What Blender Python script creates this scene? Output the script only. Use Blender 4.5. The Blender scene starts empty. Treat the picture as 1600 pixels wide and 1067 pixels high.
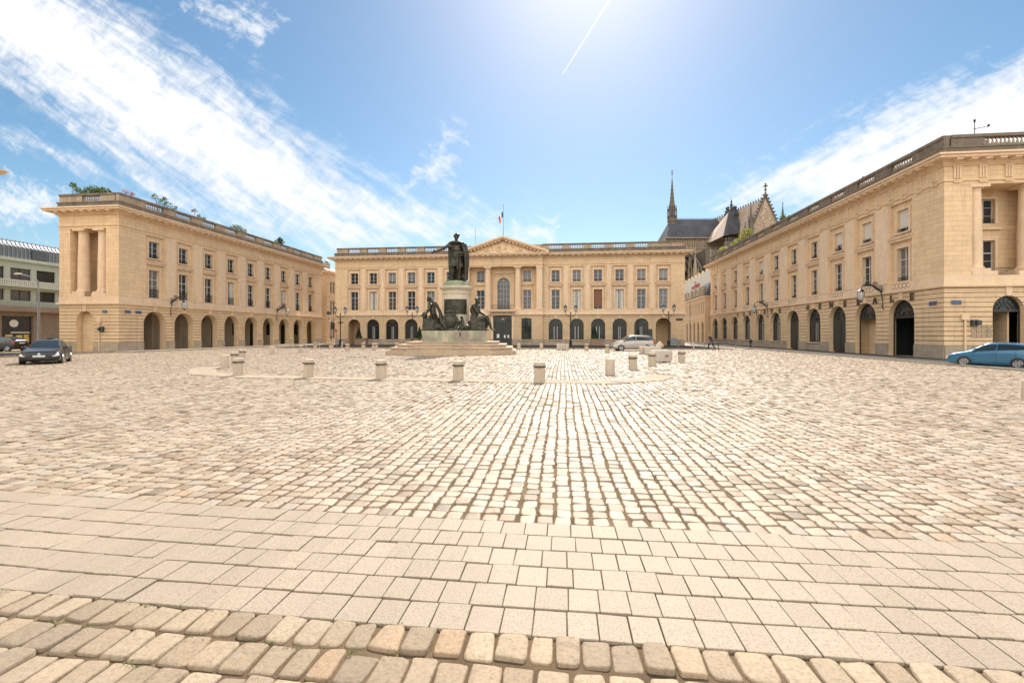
import bpy, bmesh, math, random
import numpy as np
from mathutils import Matrix, Vector
random.seed(7); rng = np.random.default_rng(7)
R = math.radians; PI = math.pi
scene = bpy.context.scene
COL = scene.collection

# ------------------------------------------------------------------ camera
YAW = math.atan(80/711)
cam_d = bpy.data.cameras.new('camera'); cam = bpy.data.objects.new('camera', cam_d); COL.objects.link(cam)
cam_d.sensor_width = 36; cam_d.lens = 16.0
cam.location = (0, 0, 1.8); cam.rotation_euler = (R(90), 0, YAW)
cam_d.shift_y = -12/1600
cam_d.clip_start = .1; cam_d.clip_end = 3000
scene.camera = cam

# ------------------------------------------------------------------ light
SUN_EL = R(44.5); SUN_AZ = R(3.4)        # azimuth measured from +Y towards +X
scene.view_settings.view_transform = 'Standard'
scene.view_settings.look = 'None'
scene.view_settings.gamma = 1
scene.view_settings.exposure = 1.0
sl = bpy.data.lights.new('sun', 'SUN'); sl.energy = 4.0; sl.angle = R(.53); sl.color = (1, .93, .82)
so = bpy.data.objects.new('sun', sl); COL.objects.link(so)
sd = Vector((math.sin(SUN_AZ)*math.cos(SUN_EL), math.cos(SUN_AZ)*math.cos(SUN_EL), math.sin(SUN_EL)))
so.rotation_euler = sd.to_track_quat('Z', 'Y').to_euler(); so.location = (0, 0, 60)

def make_world():
    w = bpy.data.worlds.new('World'); scene.world = w; w.use_nodes = True
    nt = w.node_tree; N = nt.nodes; L = nt.links; N.clear()
    out = N.new('ShaderNodeOutputWorld'); bg = N.new('ShaderNodeBackground')
    sky = N.new('ShaderNodeTexSky'); sky.sky_type = 'NISHITA'; sky.sun_disc = False
    sky.sun_elevation = SUN_EL; sky.sun_rotation = SUN_AZ
    sky.air_density = 1.0; sky.dust_density = .48; sky.ozone_density = 1.4
    bg.inputs[1].default_value = .05
    tc = N.new('ShaderNodeTexCoord'); sep = N.new('ShaderNodeSeparateXYZ'); L.new(tc.outputs['Generated'], sep.inputs[0])
    def m(op, a, b=None, c=None):
        n = N.new('ShaderNodeMath'); n.operation = op
        for i, x in enumerate((a, b, c)):
            if x is None: continue
            if hasattr(x, 'links'): L.new(x, n.inputs[i])
            else: n.inputs[i].default_value = x
        return n.outputs[0]
    ay = m('MAXIMUM', m('ABSOLUTE', sep.outputs[1]), .02)
    q1 = m('DIVIDE', sep.outputs[0], ay); q2 = m('DIVIDE', sep.outputs[2], ay)
    cmb = N.new('ShaderNodeCombineXYZ'); L.new(q1, cmb.inputs[0]); L.new(q2, cmb.inputs[1])
    def noise(sx, sy, rot, scale, detail, rough, off=0.0, dist=0.0):
        mp = N.new('ShaderNodeMapping'); mp.vector_type = 'TEXTURE'
        mp.inputs['Rotation'].default_value = (0, 0, rot); mp.inputs['Scale'].default_value = (sx, sy, 1)
        mp.inputs['Location'].default_value = (off, off*.7, 0)
        L.new(cmb.outputs[0], mp.inputs[0])
        t = N.new('ShaderNodeTexNoise'); L.new(mp.outputs[0], t.inputs['Vector'])
        t.inputs['Scale'].default_value = scale; t.inputs['Detail'].default_value = detail
        t.inputs['Roughness'].default_value = rough; t.inputs['Distortion'].default_value = dist
        return t.outputs['Fac']
    def edge(p, q):      # signed distance, positive on the left of p->q
        (x0, y0), (x1, y1) = p, q
        l = math.hypot(x1-x0, y1-y0); a = -(y1-y0)/l; b = (x1-x0)/l
        return m('ADD', m('MULTIPLY', q1, a), m('MULTIPLY_ADD', q2, b, -(a*x0+b*y0)))
    def poly(pts):
        r = None
        for i in range(len(pts)):
            e = edge(pts[i], pts[(i+1) % len(pts)]); r = e if r is None else m('MINIMUM', r, e)
        return r
    def smooth(x, lo, hi):
        n = N.new('ShaderNodeMapRange'); n.interpolation_type = 'SMOOTHSTEP'
        L.new(x, n.inputs[0]); n.inputs[1].default_value = lo; n.inputs[2].default_value = hi
        return n.outputs[0]
    return locals()
WD = make_world()
def finish_world(W):
    m, smooth, poly, noise, N, L = W['m'], W['smooth'], W['poly'], W['noise'], W['N'], W['L']
    n1 = noise(.55, .10, R(-34), 2.6, 9, .62, 0, .3)       # long streaks on the left
    n2 = noise(.10, .07, R(35), 2.2, 8, .62, 3.1, .6)      # ripples across them
    n3 = noise(.5, .10, R(27), 2.4, 9, .64, 7.7, .4)       # streaks on the right
    nf = noise(.05, .035, R(-20), 1.5, 6, .6, 1.3, .4)
    left = m('MAXIMUM', poly([(-2.2, 1.13), (-.80, .25), (-.42, .185), (-.34, .28), (-2.2, 1.60)]), poly([(-.55, .19), (-.3, .2), (-.175, .266), (-.55, .345)]))
    leftb = poly([(-1.27, .455), (-.72, .225), (-.42, .19), (-.70, .33)])
    left = m('MAXIMUM', left, leftb)
    wl = m('ADD', m('MULTIPLY', left, 2.1), m('ADD', m('MULTIPLY', m('SUBTRACT', n1, .5), .62), m('MULTIPLY', m('SUBTRACT', n2, .5), .26)))
    dl = smooth(wl, -.10, .27)
    right = poly([(.29, .285), (.42, .262), (.56, .235), (1.6, .42), (1.6, .80), (.58, .44)])
    wr = m('ADD', m('MULTIPLY', right, 1.6), m('ADD', m('MULTIPLY', m('SUBTRACT', n3, .5), .36), m('MULTIPLY', m('SUBTRACT', nf, .5), .16)))
    dr = smooth(wr, -.04, .14)
    small = None
    for pts in ([(-.90, .775), (-.71, .69), (-.67, .735), (-.87, .82)], [(-.345, .335), (-.26, .345), (-.24, .45), (-.26, .45)],
                [(-1.9, .30), (-1.27, .275), (-1.22, .35), (-1.9, .46)], [(-.27, .205), (-.02, .212), (-.03, .242), (-.25, .232)],
                [(1.05, .56), (1.2, .62), (1.1, .68), (1.0, .6)]):
        p = poly(pts); small = p if small is None else m('MAXIMUM', small, p)
    ws = m('ADD', small, m('ADD', m('MULTIPLY', m('SUBTRACT', nf, .55), .16), m('MULTIPLY', m('SUBTRACT', n1, .5), .16)))
    ds = m('MULTIPLY', smooth(ws, -.035, .05), .8)
    d = m('MAXIMUM', m('MAXIMUM', dl, dr), ds)
    thin = m('ADD', m('MULTIPLY', n2, .45), m('MULTIPLY', n1, .35))
    body = m('MULTIPLY', d, m('ADD', .60, thin))
    trail = m('MULTIPLY', smooth(poly([(-.003, .566), (.0, .5655), (.104, .722), (.0985, .724)]), -.0008, .0012), .8)
    body = m('MAXIMUM', body, trail)
    up = smooth(W['sep'].outputs[2], .0, .06)
    front = smooth(W['sep'].outputs[1], .03, .25)
    body = m('MULTIPLY', m('MULTIPLY', body, up), front)
    mix = N.new('ShaderNodeMix'); mix.data_type = 'RGBA'
    L.new(body, mix.inputs[0])
    # sky hue shifted, more saturated and brighter
    hsv = N.new('ShaderNodeHueSaturation'); hsv.inputs['Hue'].default_value = .488; hsv.inputs['Saturation'].default_value = 1.17; hsv.inputs['Value'].default_value = 1.3
    L.new(W['sky'].outputs[0], hsv.inputs['Color']); L.new(hsv.outputs[0], mix.inputs[6])
    mix.inputs[7].default_value = (10.5, 10.6, 10.8, 1)
    # the half of the sky away from the sun: added unseen bright cloud that fills the shaded facades
    nb = N.new('ShaderNodeTexNoise'); L.new(W['tc'].outputs['Generated'], nb.inputs['Vector']); nb.inputs['Scale'].default_value = 2.6; nb.inputs['Detail'].default_value = 7
    cb = m('MULTIPLY', m('MULTIPLY', smooth(nb.outputs['Fac'], .36, .50), smooth(W['sep'].outputs[1], .02, -.22)), up)
    mix2 = N.new('ShaderNodeMix'); mix2.data_type = 'RGBA'
    L.new(cb, mix2.inputs[0]); L.new(mix.outputs[2], mix2.inputs[6]); mix2.inputs[7].default_value = (24, 23, 21.5, 1)
    L.new(mix2.outputs[2], W['bg'].inputs[0]); L.new(W['bg'].outputs[0], W['out'].inputs[0])
finish_world(WD)

# ------------------------------------------------------------------ materials
class Mat:
    def __init__(s, name, rough=.7, spec=.5, metal=0):
        s.m = bpy.data.materials.new(name); s.m.use_nodes = True
        s.nt = s.m.node_tree; s.N = s.nt.nodes; s.L = s.nt.links
        s.b = s.N['Principled BSDF']; s.b.inputs['Roughness'].default_value = rough
        s.b.inputs['Specular IOR Level'].default_value = spec; s.b.inputs['Metallic'].default_value = metal
        s.tc = s.N.new('ShaderNodeTexCoord'); s.bumpn = None
    def node(s, t, **k):
        n = s.N.new(t)
        for a, v in k.items(): setattr(n, a, v)
        return n
    def noise(s, scale, detail=5, rough=.6, vec=None, sc=(1, 1, 1)):
        t = s.node('ShaderNodeTexNoise'); t.inputs['Scale'].default_value = scale
        t.inputs['Detail'].default_value = detail; t.inputs['Roughness'].default_value = rough
        mp = s.node('ShaderNodeMapping'); mp.inputs['Scale'].default_value = sc
        s.L.new(vec or s.tc.outputs['Object'], mp.inputs[0]); s.L.new(mp.outputs[0], t.inputs['Vector'])
        return t.outputs['Fac']
    def ramp(s, fac, stops, interp='LINEAR'):
        r = s.node('ShaderNodeValToRGB'); r.color_ramp.interpolation = interp
        el = r.color_ramp.elements
        while len(el) > 1: el.remove(el[-1])
        el[0].position = stops[0][0]; el[0].color = (*stops[0][1], 1)
        for p, c in stops[1:]:
            e = el.new(p); e.color = (*c, 1)
        s.L.new(fac, r.inputs[0]); return r.outputs[0]
    def mix(s, fac, a, b, mode='MIX'):
        n = s.node('ShaderNodeMix', data_type='RGBA', blend_type=mode)
        for i, x in ((0, fac), (6, a), (7, b)):
            if hasattr(x, 'links'): s.L.new(x, n.inputs[i])
            elif isinstance(x, tuple): n.inputs[i].default_value = (*x, 1)
            else: n.inputs[i].default_value = x
        return n.outputs[2]
    def color(s, c):
        if isinstance(c, tuple): s.b.inputs['Base Color'].default_value = (*c, 1)
        else: s.L.new(c, s.b.inputs['Base Color'])
        return s
    def bump(s, h, dist=.01, strength=1):
        n = s.node('ShaderNodeBump'); n.inputs['Distance'].default_value = dist; n.inputs['Strength'].default_value = strength
        s.L.new(h, n.inputs['Height'])
        if s.bumpn is not None: s.L.new(s.bumpn, n.inputs['Normal'])
        s.bumpn = n.outputs[0]; s.L.new(s.bumpn, s.b.inputs['Normal']); return s

def plain(name, c, rough=.6, spec=.5, metal=0, var=.25, scale=3, bump=0):
    M = Mat(name, rough, spec, metal)
    f = M.noise(scale)
    M.color(M.ramp(f, [(.3, tuple(x*(1-var) for x in c)), (.7, tuple(min(1, x*(1+var)) for x in c))]))
    if bump: M.bump(M.noise(scale*8), bump)
    return M.m

def stone_mat(name, c1, c2, stain, brick=(1.1, .34), bump=.004, stain_amt=.35, blocks=True):
    M = Mat(name, .85, .25)
    sep = M.node('ShaderNodeSeparateXYZ'); M.L.new(M.tc.outputs['Object'], sep.inputs[0])
    ad = M.node('ShaderNodeMath', operation='ADD'); M.L.new(sep.outputs[0], ad.inputs[0]); M.L.new(sep.outputs[1], ad.inputs[1])
    cb = M.node('ShaderNodeCombineXYZ'); M.L.new(ad.outputs[0], cb.inputs[0]); M.L.new(sep.outputs[2], cb.inputs[1])
    big = M.noise(.35, 4, .55); mid = M.noise(2.2, 6, .6); fine = M.noise(30, 3, .6)
    col = M.ramp(mid, [(.3, c1), (.7, c2)])
    if blocks:
        br = M.node('ShaderNodeTexBrick'); M.L.new(cb.outputs[0], br.inputs['Vector'])
        br.inputs['Scale'].default_value = 1; br.inputs['Brick Width'].default_value = brick[0]; br.inputs['Row Height'].default_value = brick[1]
        br.inputs['Mortar Size'].default_value = .008; br.inputs['Mortar Smooth'].default_value = .3
        br.inputs['Color1'].default_value = (.93, .93, .93, 1); br.inputs['Color2'].default_value = (1.05, 1.04, 1.02, 1); br.inputs['Mortar'].default_value = (.68, .62, .55, 1)
        col = M.mix(1.0, col, br.outputs['Color'], 'MULTIPLY')
        inv = M.node('ShaderNodeMath', operation='SUBTRACT'); inv.inputs[0].default_value = 1; M.L.new(br.outputs['Fac'], inv.inputs[1])
        M.bump(inv.outputs[0], .01, .8)
    st = M.noise(.9, 8, .68, sc=(1, 1, .35))
    sf = M.ramp(st, [(.50, (0, 0, 0)), (.75, (stain_amt,)*3)])
    col = M.mix(sf, col, stain)
    col = M.mix(M.ramp(big, [(.35, (0, 0, 0)), (.65, (.22,)*3)]), col, tuple(x*.82 for x in c1))
    rs_ = M.noise(1.0, 7, .7, sc=(2.6, 2.6, .16)); rm = M.noise(.28, 3, .5)
    k = M.ramp(rs_, [(.52, (0, 0, 0)), (.68, (.55,)*3)]); k2 = M.ramp(rm, [(.42, (0, 0, 0)), (.6, (1, 1, 1))])
    col = M.mix(M.mix(1.0, k, k2, 'MULTIPLY'), col, tuple(x*1.15 for x in stain))
    M.color(col); M.bump(fine, bump, .6)
    return M.m

MT = {}
MT['ashlar'] = stone_mat('ashlar_limestone', (.67, .48, .29), (.75, .565, .37), (.37, .26, .17), stain_amt=.42)
MT['rustic'] = stone_mat('rusticated_limestone', (.64, .46, .28), (.72, .545, .355), (.36, .26, .165), (1.3, .34))
MT['groove'] = plain('painted_groove_shade', (.16, .10, .055), .95, .1, var=.25, scale=2)  # dark tone paints the shade inside the rustication grooves
MT['trim'] = stone_mat('carved_limestone', (.67, .49, .325), (.76, .585, .415), (.32, .25, .17), blocks=False, stain_amt=.3)
MT['weathered'] = stone_mat('weathered_grey_stone', (.13, .105, .082), (.23, .185, .145), (.055, .048, .042), blocks=False, stain_amt=.75)
MT['weatheredlight'] = stone_mat('grey_balustrade_stone', (.32, .245, .17), (.44, .345, .25), (.10, .082, .065), blocks=False, stain_amt=.65)
MT['plinth'] = stone_mat('grey_plinth_stone', (.34, .275, .20), (.45, .37, .28), (.15, .125, .10), (1.4, .5), stain_amt=.6)
MT['inner'] = plain('passage_plaster', (.36, .29, .205), .9, .2, var=.12, scale=1.2, bump=.002)
MT['frame'] = plain('grey_white_window_paint', (.46, .45, .43), .5, var=.08)
MT['iron'] = plain('black_wrought_iron', (.022, .022, .023), .45, var=.2)
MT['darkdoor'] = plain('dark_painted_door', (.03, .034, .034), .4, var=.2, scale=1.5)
MT['slate'] = plain('slate_roof', (.085, .09, .105), .55, var=.3, scale=5)
MT['zinc'] = plain('zinc_sheet', (.22, .23, .25), .4, metal=.4, var=.1)
def glass_mat(name, c, rough, wav=.0):
    M = Mat(name, rough, .6)
    oi = M.node('ShaderNodeObjectInfo')
    f = M.noise(.9, 2, .5)
    mm = M.node('ShaderNodeMath', operation='MULTIPLY'); M.L.new(f, mm.inputs[0]); M.L.new(oi.outputs['Random'], mm.inputs[1])
    M.color(M.ramp(mm.outputs[0], [(.0, tuple(x*.6 for x in c)), (.6, tuple(x*1.7 for x in c))]))
    M.bump(M.noise(1.6, 2), .02, .25)
    return M.m
MT['glass'] = glass_mat('dark_window_glass', (.022, .025, .028), .05)
MT['glasscurtain'] = glass_mat('window_glass_over_net_curtain', (.12, .115, .11), .12)
MT['blind'] = plain('pale_roller_blind', (.58, .54, .47), .8, var=.06)
MT['rust'] = plain('brown_roller_shutter', (.20, .085, .045), .7, var=.15)
MT['letter'] = plain('dark_bronze_lettering', (.035, .025, .02), .4, var=.1)
MT['bollard'] = stone_mat('bollard_stone', (.47, .385, .29), (.58, .49, .385), (.25, .20, .15), blocks=False, stain_amt=.5)
MT['band'] = plain('dark_iron_band', (.045, .036, .028), .7, var=.3, scale=9)

def bronze():
    M = Mat('patinated_bronze', .42, .5, .55)
    n = M.noise(2.6, 7, .65); n2 = M.noise(5, 5, .6, sc=(1, 1, .25))
    c = M.ramp(n, [(.35, (.03, .027, .019)), (.6, (.062, .058, .040)), (.8, (.11, .135, .095))])
    c = M.mix(M.ramp(n2, [(.58, (0, 0, 0)), (.75, (.6,)*3)]), c, (.14, .155, .12))
    M.color(c); M.bump(M.noise(9, 5, .6, sc=(1, 1, .22)), .05, .8); M.bump(M.noise(28, 3), .015, .6)
    return M.m
MT['bronze'] = bronze()

def cobble_mat(name, stops, rough=.62, bump=.004, grain=60, spec=.35, gc=.64):
    M = Mat(name, rough, spec)
    at = M.node('ShaderNodeAttribute', attribute_name='stone')
    c = M.ramp(at.outputs['Fac'], stops)
    g = M.noise(grain, 5, .7)
    c = M.mix(1.0, c, M.ramp(g, [(.30, (gc, gc-.03, gc-.06)), (.5, (1, 1, 1)), (.72, (1.16, 1.13, 1.08))]), 'MULTIPLY')
    big = M.noise(.22, 5, .6)
    c = M.mix(M.ramp(big, [(.42, (0, 0, 0)), (.72, (.40,)*3)]), c, (.32, .265, .20))
    tr_ = M.noise(.7, 6, .65, sc=(1.0, .16, 1)); c = M.mix(M.ramp(tr_, [(.50, (0, 0, 0)), (.70, (.38,)*3)]), c, (.20, .16, .115))
    sp = M.noise(3.1, 5, .7); c = M.mix(M.ramp(sp, [(.66, (0, 0, 0)), (.74, (.5,)*3)]), c, (.13, .11, .085))
    M.color(c); M.bump(M.noise(14, 7, .72), bump*3, .9); M.bump(g, bump*.7, .7)
    M.b.inputs['Roughness'].default_value = rough
    return M.m
PALE = [(0, (.16, .12, .085)), (.10, (.25, .18, .115)), (.3, (.30, .225, .155)), (.6, (.345, .27, .195)), (.85, (.385, .31, .23)), (.95, (.29, .25, .205)), (1, (.34, .225, .135))]
MT['sett'] = cobble_mat('worn_cobbles', PALE, .53, .004, 55, .4)
MT['bigsett'] = cobble_mat('large_worn_setts', [(0, (.22, .165, .11)), (.25, (.29, .215, .14)), (.55, (.345, .265, .18)), (.8, (.39, .30, .205)), (1, (.33, .22, .13))], .6, .006, 38)
MT['slab'] = cobble_mat('bush_hammered_slabs', [(0, (.285, .228, .17)), (.5, (.305, .245, .183)), (1, (.325, .262, .197))], .62, .003, 75, .35, .50)

def joint_mat():
    M = Mat('sandy_joint_filling', .95, .2)
    n = M.noise(1.3, 6, .65); f = M.noise(120, 4, .7)
    c = M.ramp(n, [(.3, (.075, .052, .032)), (.5, (.135, .092, .055)), (.72, (.22, .155, .095))])
    c = M.mix(1.0, c, M.ramp(f, [(.3, (.55,)*3), (.7, (1.3,)*3)]), 'MULTIPLY')
    M.color(c); M.bump(f, .006, 1); return M.m
MT['joint'] = joint_mat()

def far_cobble():
    M = Mat('distant_cobbles', .7, .4)
    br = M.node('ShaderNodeTexBrick')
    mp = M.node('ShaderNodeMapping'); mp.inputs['Rotation'].default_value = (0, 0, PI/2)
    M.L.new(M.tc.outputs['Object'], mp.inputs[0]); M.L.new(mp.outputs[0], br.inputs['Vector'])
    br.inputs['Scale'].default_value = 1; br.inputs['Brick Width'].default_value = .19; br.inputs['Row Height'].default_value = .19
    br.inputs['Mortar Size'].default_value = .012; br.inputs['Color1'].default_value = (.30, .24, .175, 1); br.inputs['Color2'].default_value = (.37, .30, .23, 1)
    br.inputs['Mortar'].default_value = (.2, .15, .10, 1)
    n = M.noise(.5, 6, .6)
    c = M.mix(M.ramp(n, [(.4, (0, 0, 0)), (.7, (.4,)*3)]), br.outputs['Color'], (.30, .25, .19))
    M.color(c); M.bump(M.noise(12, 4), .01); return M.m
MT['farcobble'] = far_cobble()
MT['asphalt'] = plain('grey_asphalt', (.05, .046, .042), .9, .2, var=.2, scale=6, bump=.004)  # asphalt, darkened further to carry the bank facade's shadow on the pavement
MT['kerb'] = stone_mat('kerb_stone', (.30, .25, .19), (.38, .32, .25), (.28, .23, .18), blocks=False)
MT['pathslab'] = stone_mat('pale_path_slabs', (.30, .24, .175), (.35, .285, .215), (.28, .22, .16), (.6, .4), .003, .3)

# ------------------------------------------------------------------ mesh helpers
class MB:
    def __init__(s, T=None): s.v = []; s.f = []; s.T = T
    def add(s, vs, fs):
        o = len(s.v)
        s.v += [tuple(s.T @ Vector(p)) if s.T is not None else tuple(p) for p in vs]
        s.f += [tuple(o+i for i in f) for f in fs]
        return s
    def box(s, x0, x1, y0, y1, z0, z1, taper=0):
        t = taper
        return s.add([(x0, y0, z0), (x1, y0, z0), (x1, y1, z0), (x0, y1, z0), (x0+t, y0+t, z1), (x1-t, y0+t, z1), (x1-t, y1-t, z1), (x0+t, y1-t, z1)],
              [(0, 3, 2, 1), (4, 5, 6, 7), (0, 1, 5, 4), (1, 2, 6, 5), (2, 3, 7, 6), (3, 0, 4, 7)])
    def prism(s, pts, y0, y1):        # polygon in x,z (counter-clockwise seen from -y) pushed along y
        n = len(pts)
        s.add([(x, y0, z) for x, z in pts]+[(x, y1, z) for x, z in pts],
              [tuple(range(n)), tuple(range(2*n-1, n-1, -1))]+[(i, n+i, n+(i+1) % n, (i+1) % n) for i in range(n)])
        return s
    def slab(s, pts, z0, z1):         # polygon in x,y pushed along z
        n = len(pts)
        return s.add([(x, y, z0) for x, y in pts]+[(x, y, z1) for x, y in pts],
              [tuple(range(n-1, -1, -1)), tuple(range(n, 2*n))]+[(i, (i+1) % n, n+(i+1) % n, n+i) for i in range(n)])
    def frustum(s, c, prof, n=16, ph=0, ey=1):        # lathe about vertical axis, prof = [(r,z)]
        vs = []; fs = []
        for r, z in prof:
            for i in range(n):
                a = 2*PI*i/n+ph; vs.append((c[0]+r*math.cos(a), c[1]+r*ey*math.sin(a), c[2]+z))
        for k in range(len(prof)-1):
            for i in range(n):
                j = (i+1) % n; fs.append((k*n+i, k*n+j, (k+1)*n+j, (k+1)*n+i))
        fs.append(tuple(range(n-1, -1, -1))); fs.append(tuple((len(prof)-1)*n+i for i in range(n)))
        return s.add(vs, fs)
    def tube(s, pts, r, n=6):
        P = [Vector(p) for p in pts]; rs = r if isinstance(r, (list, tuple)) else [r]*len(P)
        vs = []; fs = []
        for k, p in enumerate(P):
            d = (P[min(k+1, len(P)-1)]-P[max(k-1, 0)]).normalized()
            a = d.cross(Vector((0, 0, 1)))
            if a.length < .05: a = d.cross(Vector((0, 1, 0)))
            a.normalize(); b = d.cross(a)
            for i in range(n):
                t = 2*PI*i/n; vs.append(tuple(p+rs[k]*(math.cos(t)*a+math.sin(t)*b)))
        for k in range(len(P)-1):
            for i in range(n):
                j = (i+1) % n; fs.append((k*n+i, k*n+j, (k+1)*n+j, (k+1)*n+i))
        fs.append(tuple(range(n-1, -1, -1))); fs.append(tuple((len(P)-1)*n+i for i in range(n)))
        return s.add(vs, fs)
    def ell(s, c, r, nu=10, nv=7):
        vs = [(c[0], c[1], c[2]-r[2])]; fs = []
        for k in range(1, nv):
            ph = -PI/2+PI*k/nv
            for i in range(nu):
                a = 2*PI*i/nu; vs.append((c[0]+r[0]*math.cos(ph)*math.cos(a), c[1]+r[1]*math.cos(ph)*math.sin(a), c[2]+r[2]*math.sin(ph)))
        vs.append((c[0], c[1], c[2]+r[2])); t = len(vs)-1
        for i in range(nu):
            j = (i+1) % nu; fs.append((0, 1+j, 1+i)); fs.append((t, t-nu+i, t-nu+j))
            for k in range(nv-2): fs.append((1+k*nu+i, 1+k*nu+j, 1+(k+1)*nu+j, 1+(k+1)*nu+i))
        return s.add(vs, fs)
    def quad(s, a, b, c, d): return s.add([a, b, c, d], [(0, 1, 2, 3)])
    def mesh(s, name):
        me = bpy.data.meshes.new(name); me.from_pydata(s.v, [], s.f); me.update(); return me
    def build(s, name, mat, parent=None, smooth=False, mtx=None):
        me = s.mesh(name); me.materials.append(MT[mat] if isinstance(mat, str) else mat)
        if smooth:
            me.polygons.foreach_set('use_smooth', [True]*len(me.polygons))
        o = bpy.data.objects.new(name, me); COL.objects.link(o)
        if parent: o.parent = parent
        if mtx is not None: o.matrix_local = mtx
        return o

def tag(o, label=None, cat=None, group=None, kind=None):
    if label: o['label'] = label
    if cat: o['category'] = cat
    if group: o['group'] = group
    if kind: o['kind'] = kind
    return o
def thing(name, label, cat, loc=(0, 0, 0), rz=0, group=None):
    o = bpy.data.objects.new(name, None); COL.objects.link(o); o.empty_display_size = .3
    o.location = loc; o.rotation_euler = (0, 0, rz); return tag(o, label, cat, group)
KIDS = {}
def copy_tree(o, parent=None, mtx=None):
    c = o.copy(); COL.objects.link(c); c.parent = parent
    if mtx is not None: c.matrix_local = mtx
    for ch in list(o.children): copy_tree(ch, c)
    return c
def smooth_angle(o, deg=35):
    me = o.data; me.polygons.foreach_set('use_smooth', [True]*len(me.polygons))
    me.set_sharp_from_angle(angle=R(deg))

# ------------------------------------------------------------------ facades (local: x along, y into the building, z up)
def arc(cx, r, zs, n=14): return [(cx+r*math.cos(PI*i/n), zs+r*math.sin(PI*i/n)) for i in range(n+1)]   # right to left
def wall(mb, x0, x1, z0, z1, ops, y=0, t=.35, rv=None):
    """ops = (a, b, za, zb, arched) holes; front faces at y, reveals going to y+t"""
    xs = sorted({x0, x1, *[o[0] for o in ops], *[o[1] for o in ops]})
    for xa, xb in zip(xs[:-1], xs[1:]):
        xm = (xa+xb)/2; here = sorted([o for o in ops if o[0] < xm < o[1]], key=lambda o: o[2]); z = z0
        for o in here:
            if o[2] > z+1e-4: mb.quad((xa, y, z), (xb, y, z), (xb, y, o[2]), (xa, y, o[2]))
            z = o[3]
            if o[4]:
                r = (o[1]-o[0])/2; cx = (o[0]+o[1])/2; A = arc(cx, r, o[3]-r)
                for p, q in zip(A[:-1], A[1:]):
                    mb.quad((q[0], y, q[1]), (p[0], y, p[1]), (p[0], y, o[3]+.002), (q[0], y, o[3]+.002))
                z = o[3]+.002
        if z < z1-1e-4: mb.quad((xa, y, z), (xb, y, z), (xb, y, z1), (xa, y, z1))
    if rv is not None: mb = rv
    for a, b, za, zb, ar in ops:
        if ar:
            r = (b-a)/2; A = arc((a+b)/2, r, zb-r); P = [(b, za)]+A+[(a, za)]
        else: P = [(b, za), (b, zb), (a, zb), (a, za)]
        for p, q in zip(P[:-1], P[1:]): mb.quad((p[0], y, p[1]), (q[0], y, q[1]), (q[0], y+t, q[1]), (p[0], y+t, p[1]))
        if za > z0+1e-4: mb.quad((a, y, za), (b, y, za), (b, y+t, za), (a, y+t, za))
def courses(mb, x0, x1, z0, z1, ops, h=.33, gap=.045, y=-.0, back=.07):
    z = z0
    while z < z1-.05:
        ze = min(z+h-gap, z1); sub = 4; rows = [z+(ze-z)*i/sub for i in range(sub+1)]
        def spans(zz):
            sp = []
            for o in ops:
                a, b, za, zb, ar = o
                if zz < za-1e-6 or zz > zb: continue
                if ar:
                    r = (b-a)/2; cx = (a+b)/2; zs = zb-r
                    if zz > zs:
                        w = math.sqrt(max(0, r*r-(zz-zs)**2)); sp.append((cx-w, cx+w)); continue
                sp.append((a, b))
            return sorted(sp)
        for k in range(sub):
            za, zb = rows[k], rows[k+1]; A = spans(za+1e-5); B = spans(zb-1e-5)
            if len(B) < len(A):
                B = [min(B, key=lambda q: abs((q[0]+q[1])/2-(p[0]+p[1])/2)) if B and min(abs((q[0]+q[1])/2-(p[0]+p[1])/2) for q in B) < .4 else ((p[0]+p[1])/2,)*2 for p in A]
            if len(A) < len(B): A = B
            la = [x0]+[v for p in A for v in p]+[x1]; lb = [x0]+[v for p in B for v in p]+[x1]
            for i in range(0, len(la), 2):
                if la[i+1]-la[i] < .01: continue
                mb.quad((la[i], y, za), (la[i+1], y, za), (lb[i+1], y, zb), (lb[i], y, zb))
                if k == 0: mb.quad((la[i], back, za), (la[i+1], back, za), (la[i+1], y, za), (la[i], y, za))
                if k == sub-1: mb.quad((lb[i], y, zb), (lb[i+1], y, zb), (lb[i+1], back, zb), (lb[i], back, zb))
        z += h
def T4(T, x, y, z): return T @ Matrix.Translation((x, y, z))

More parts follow.
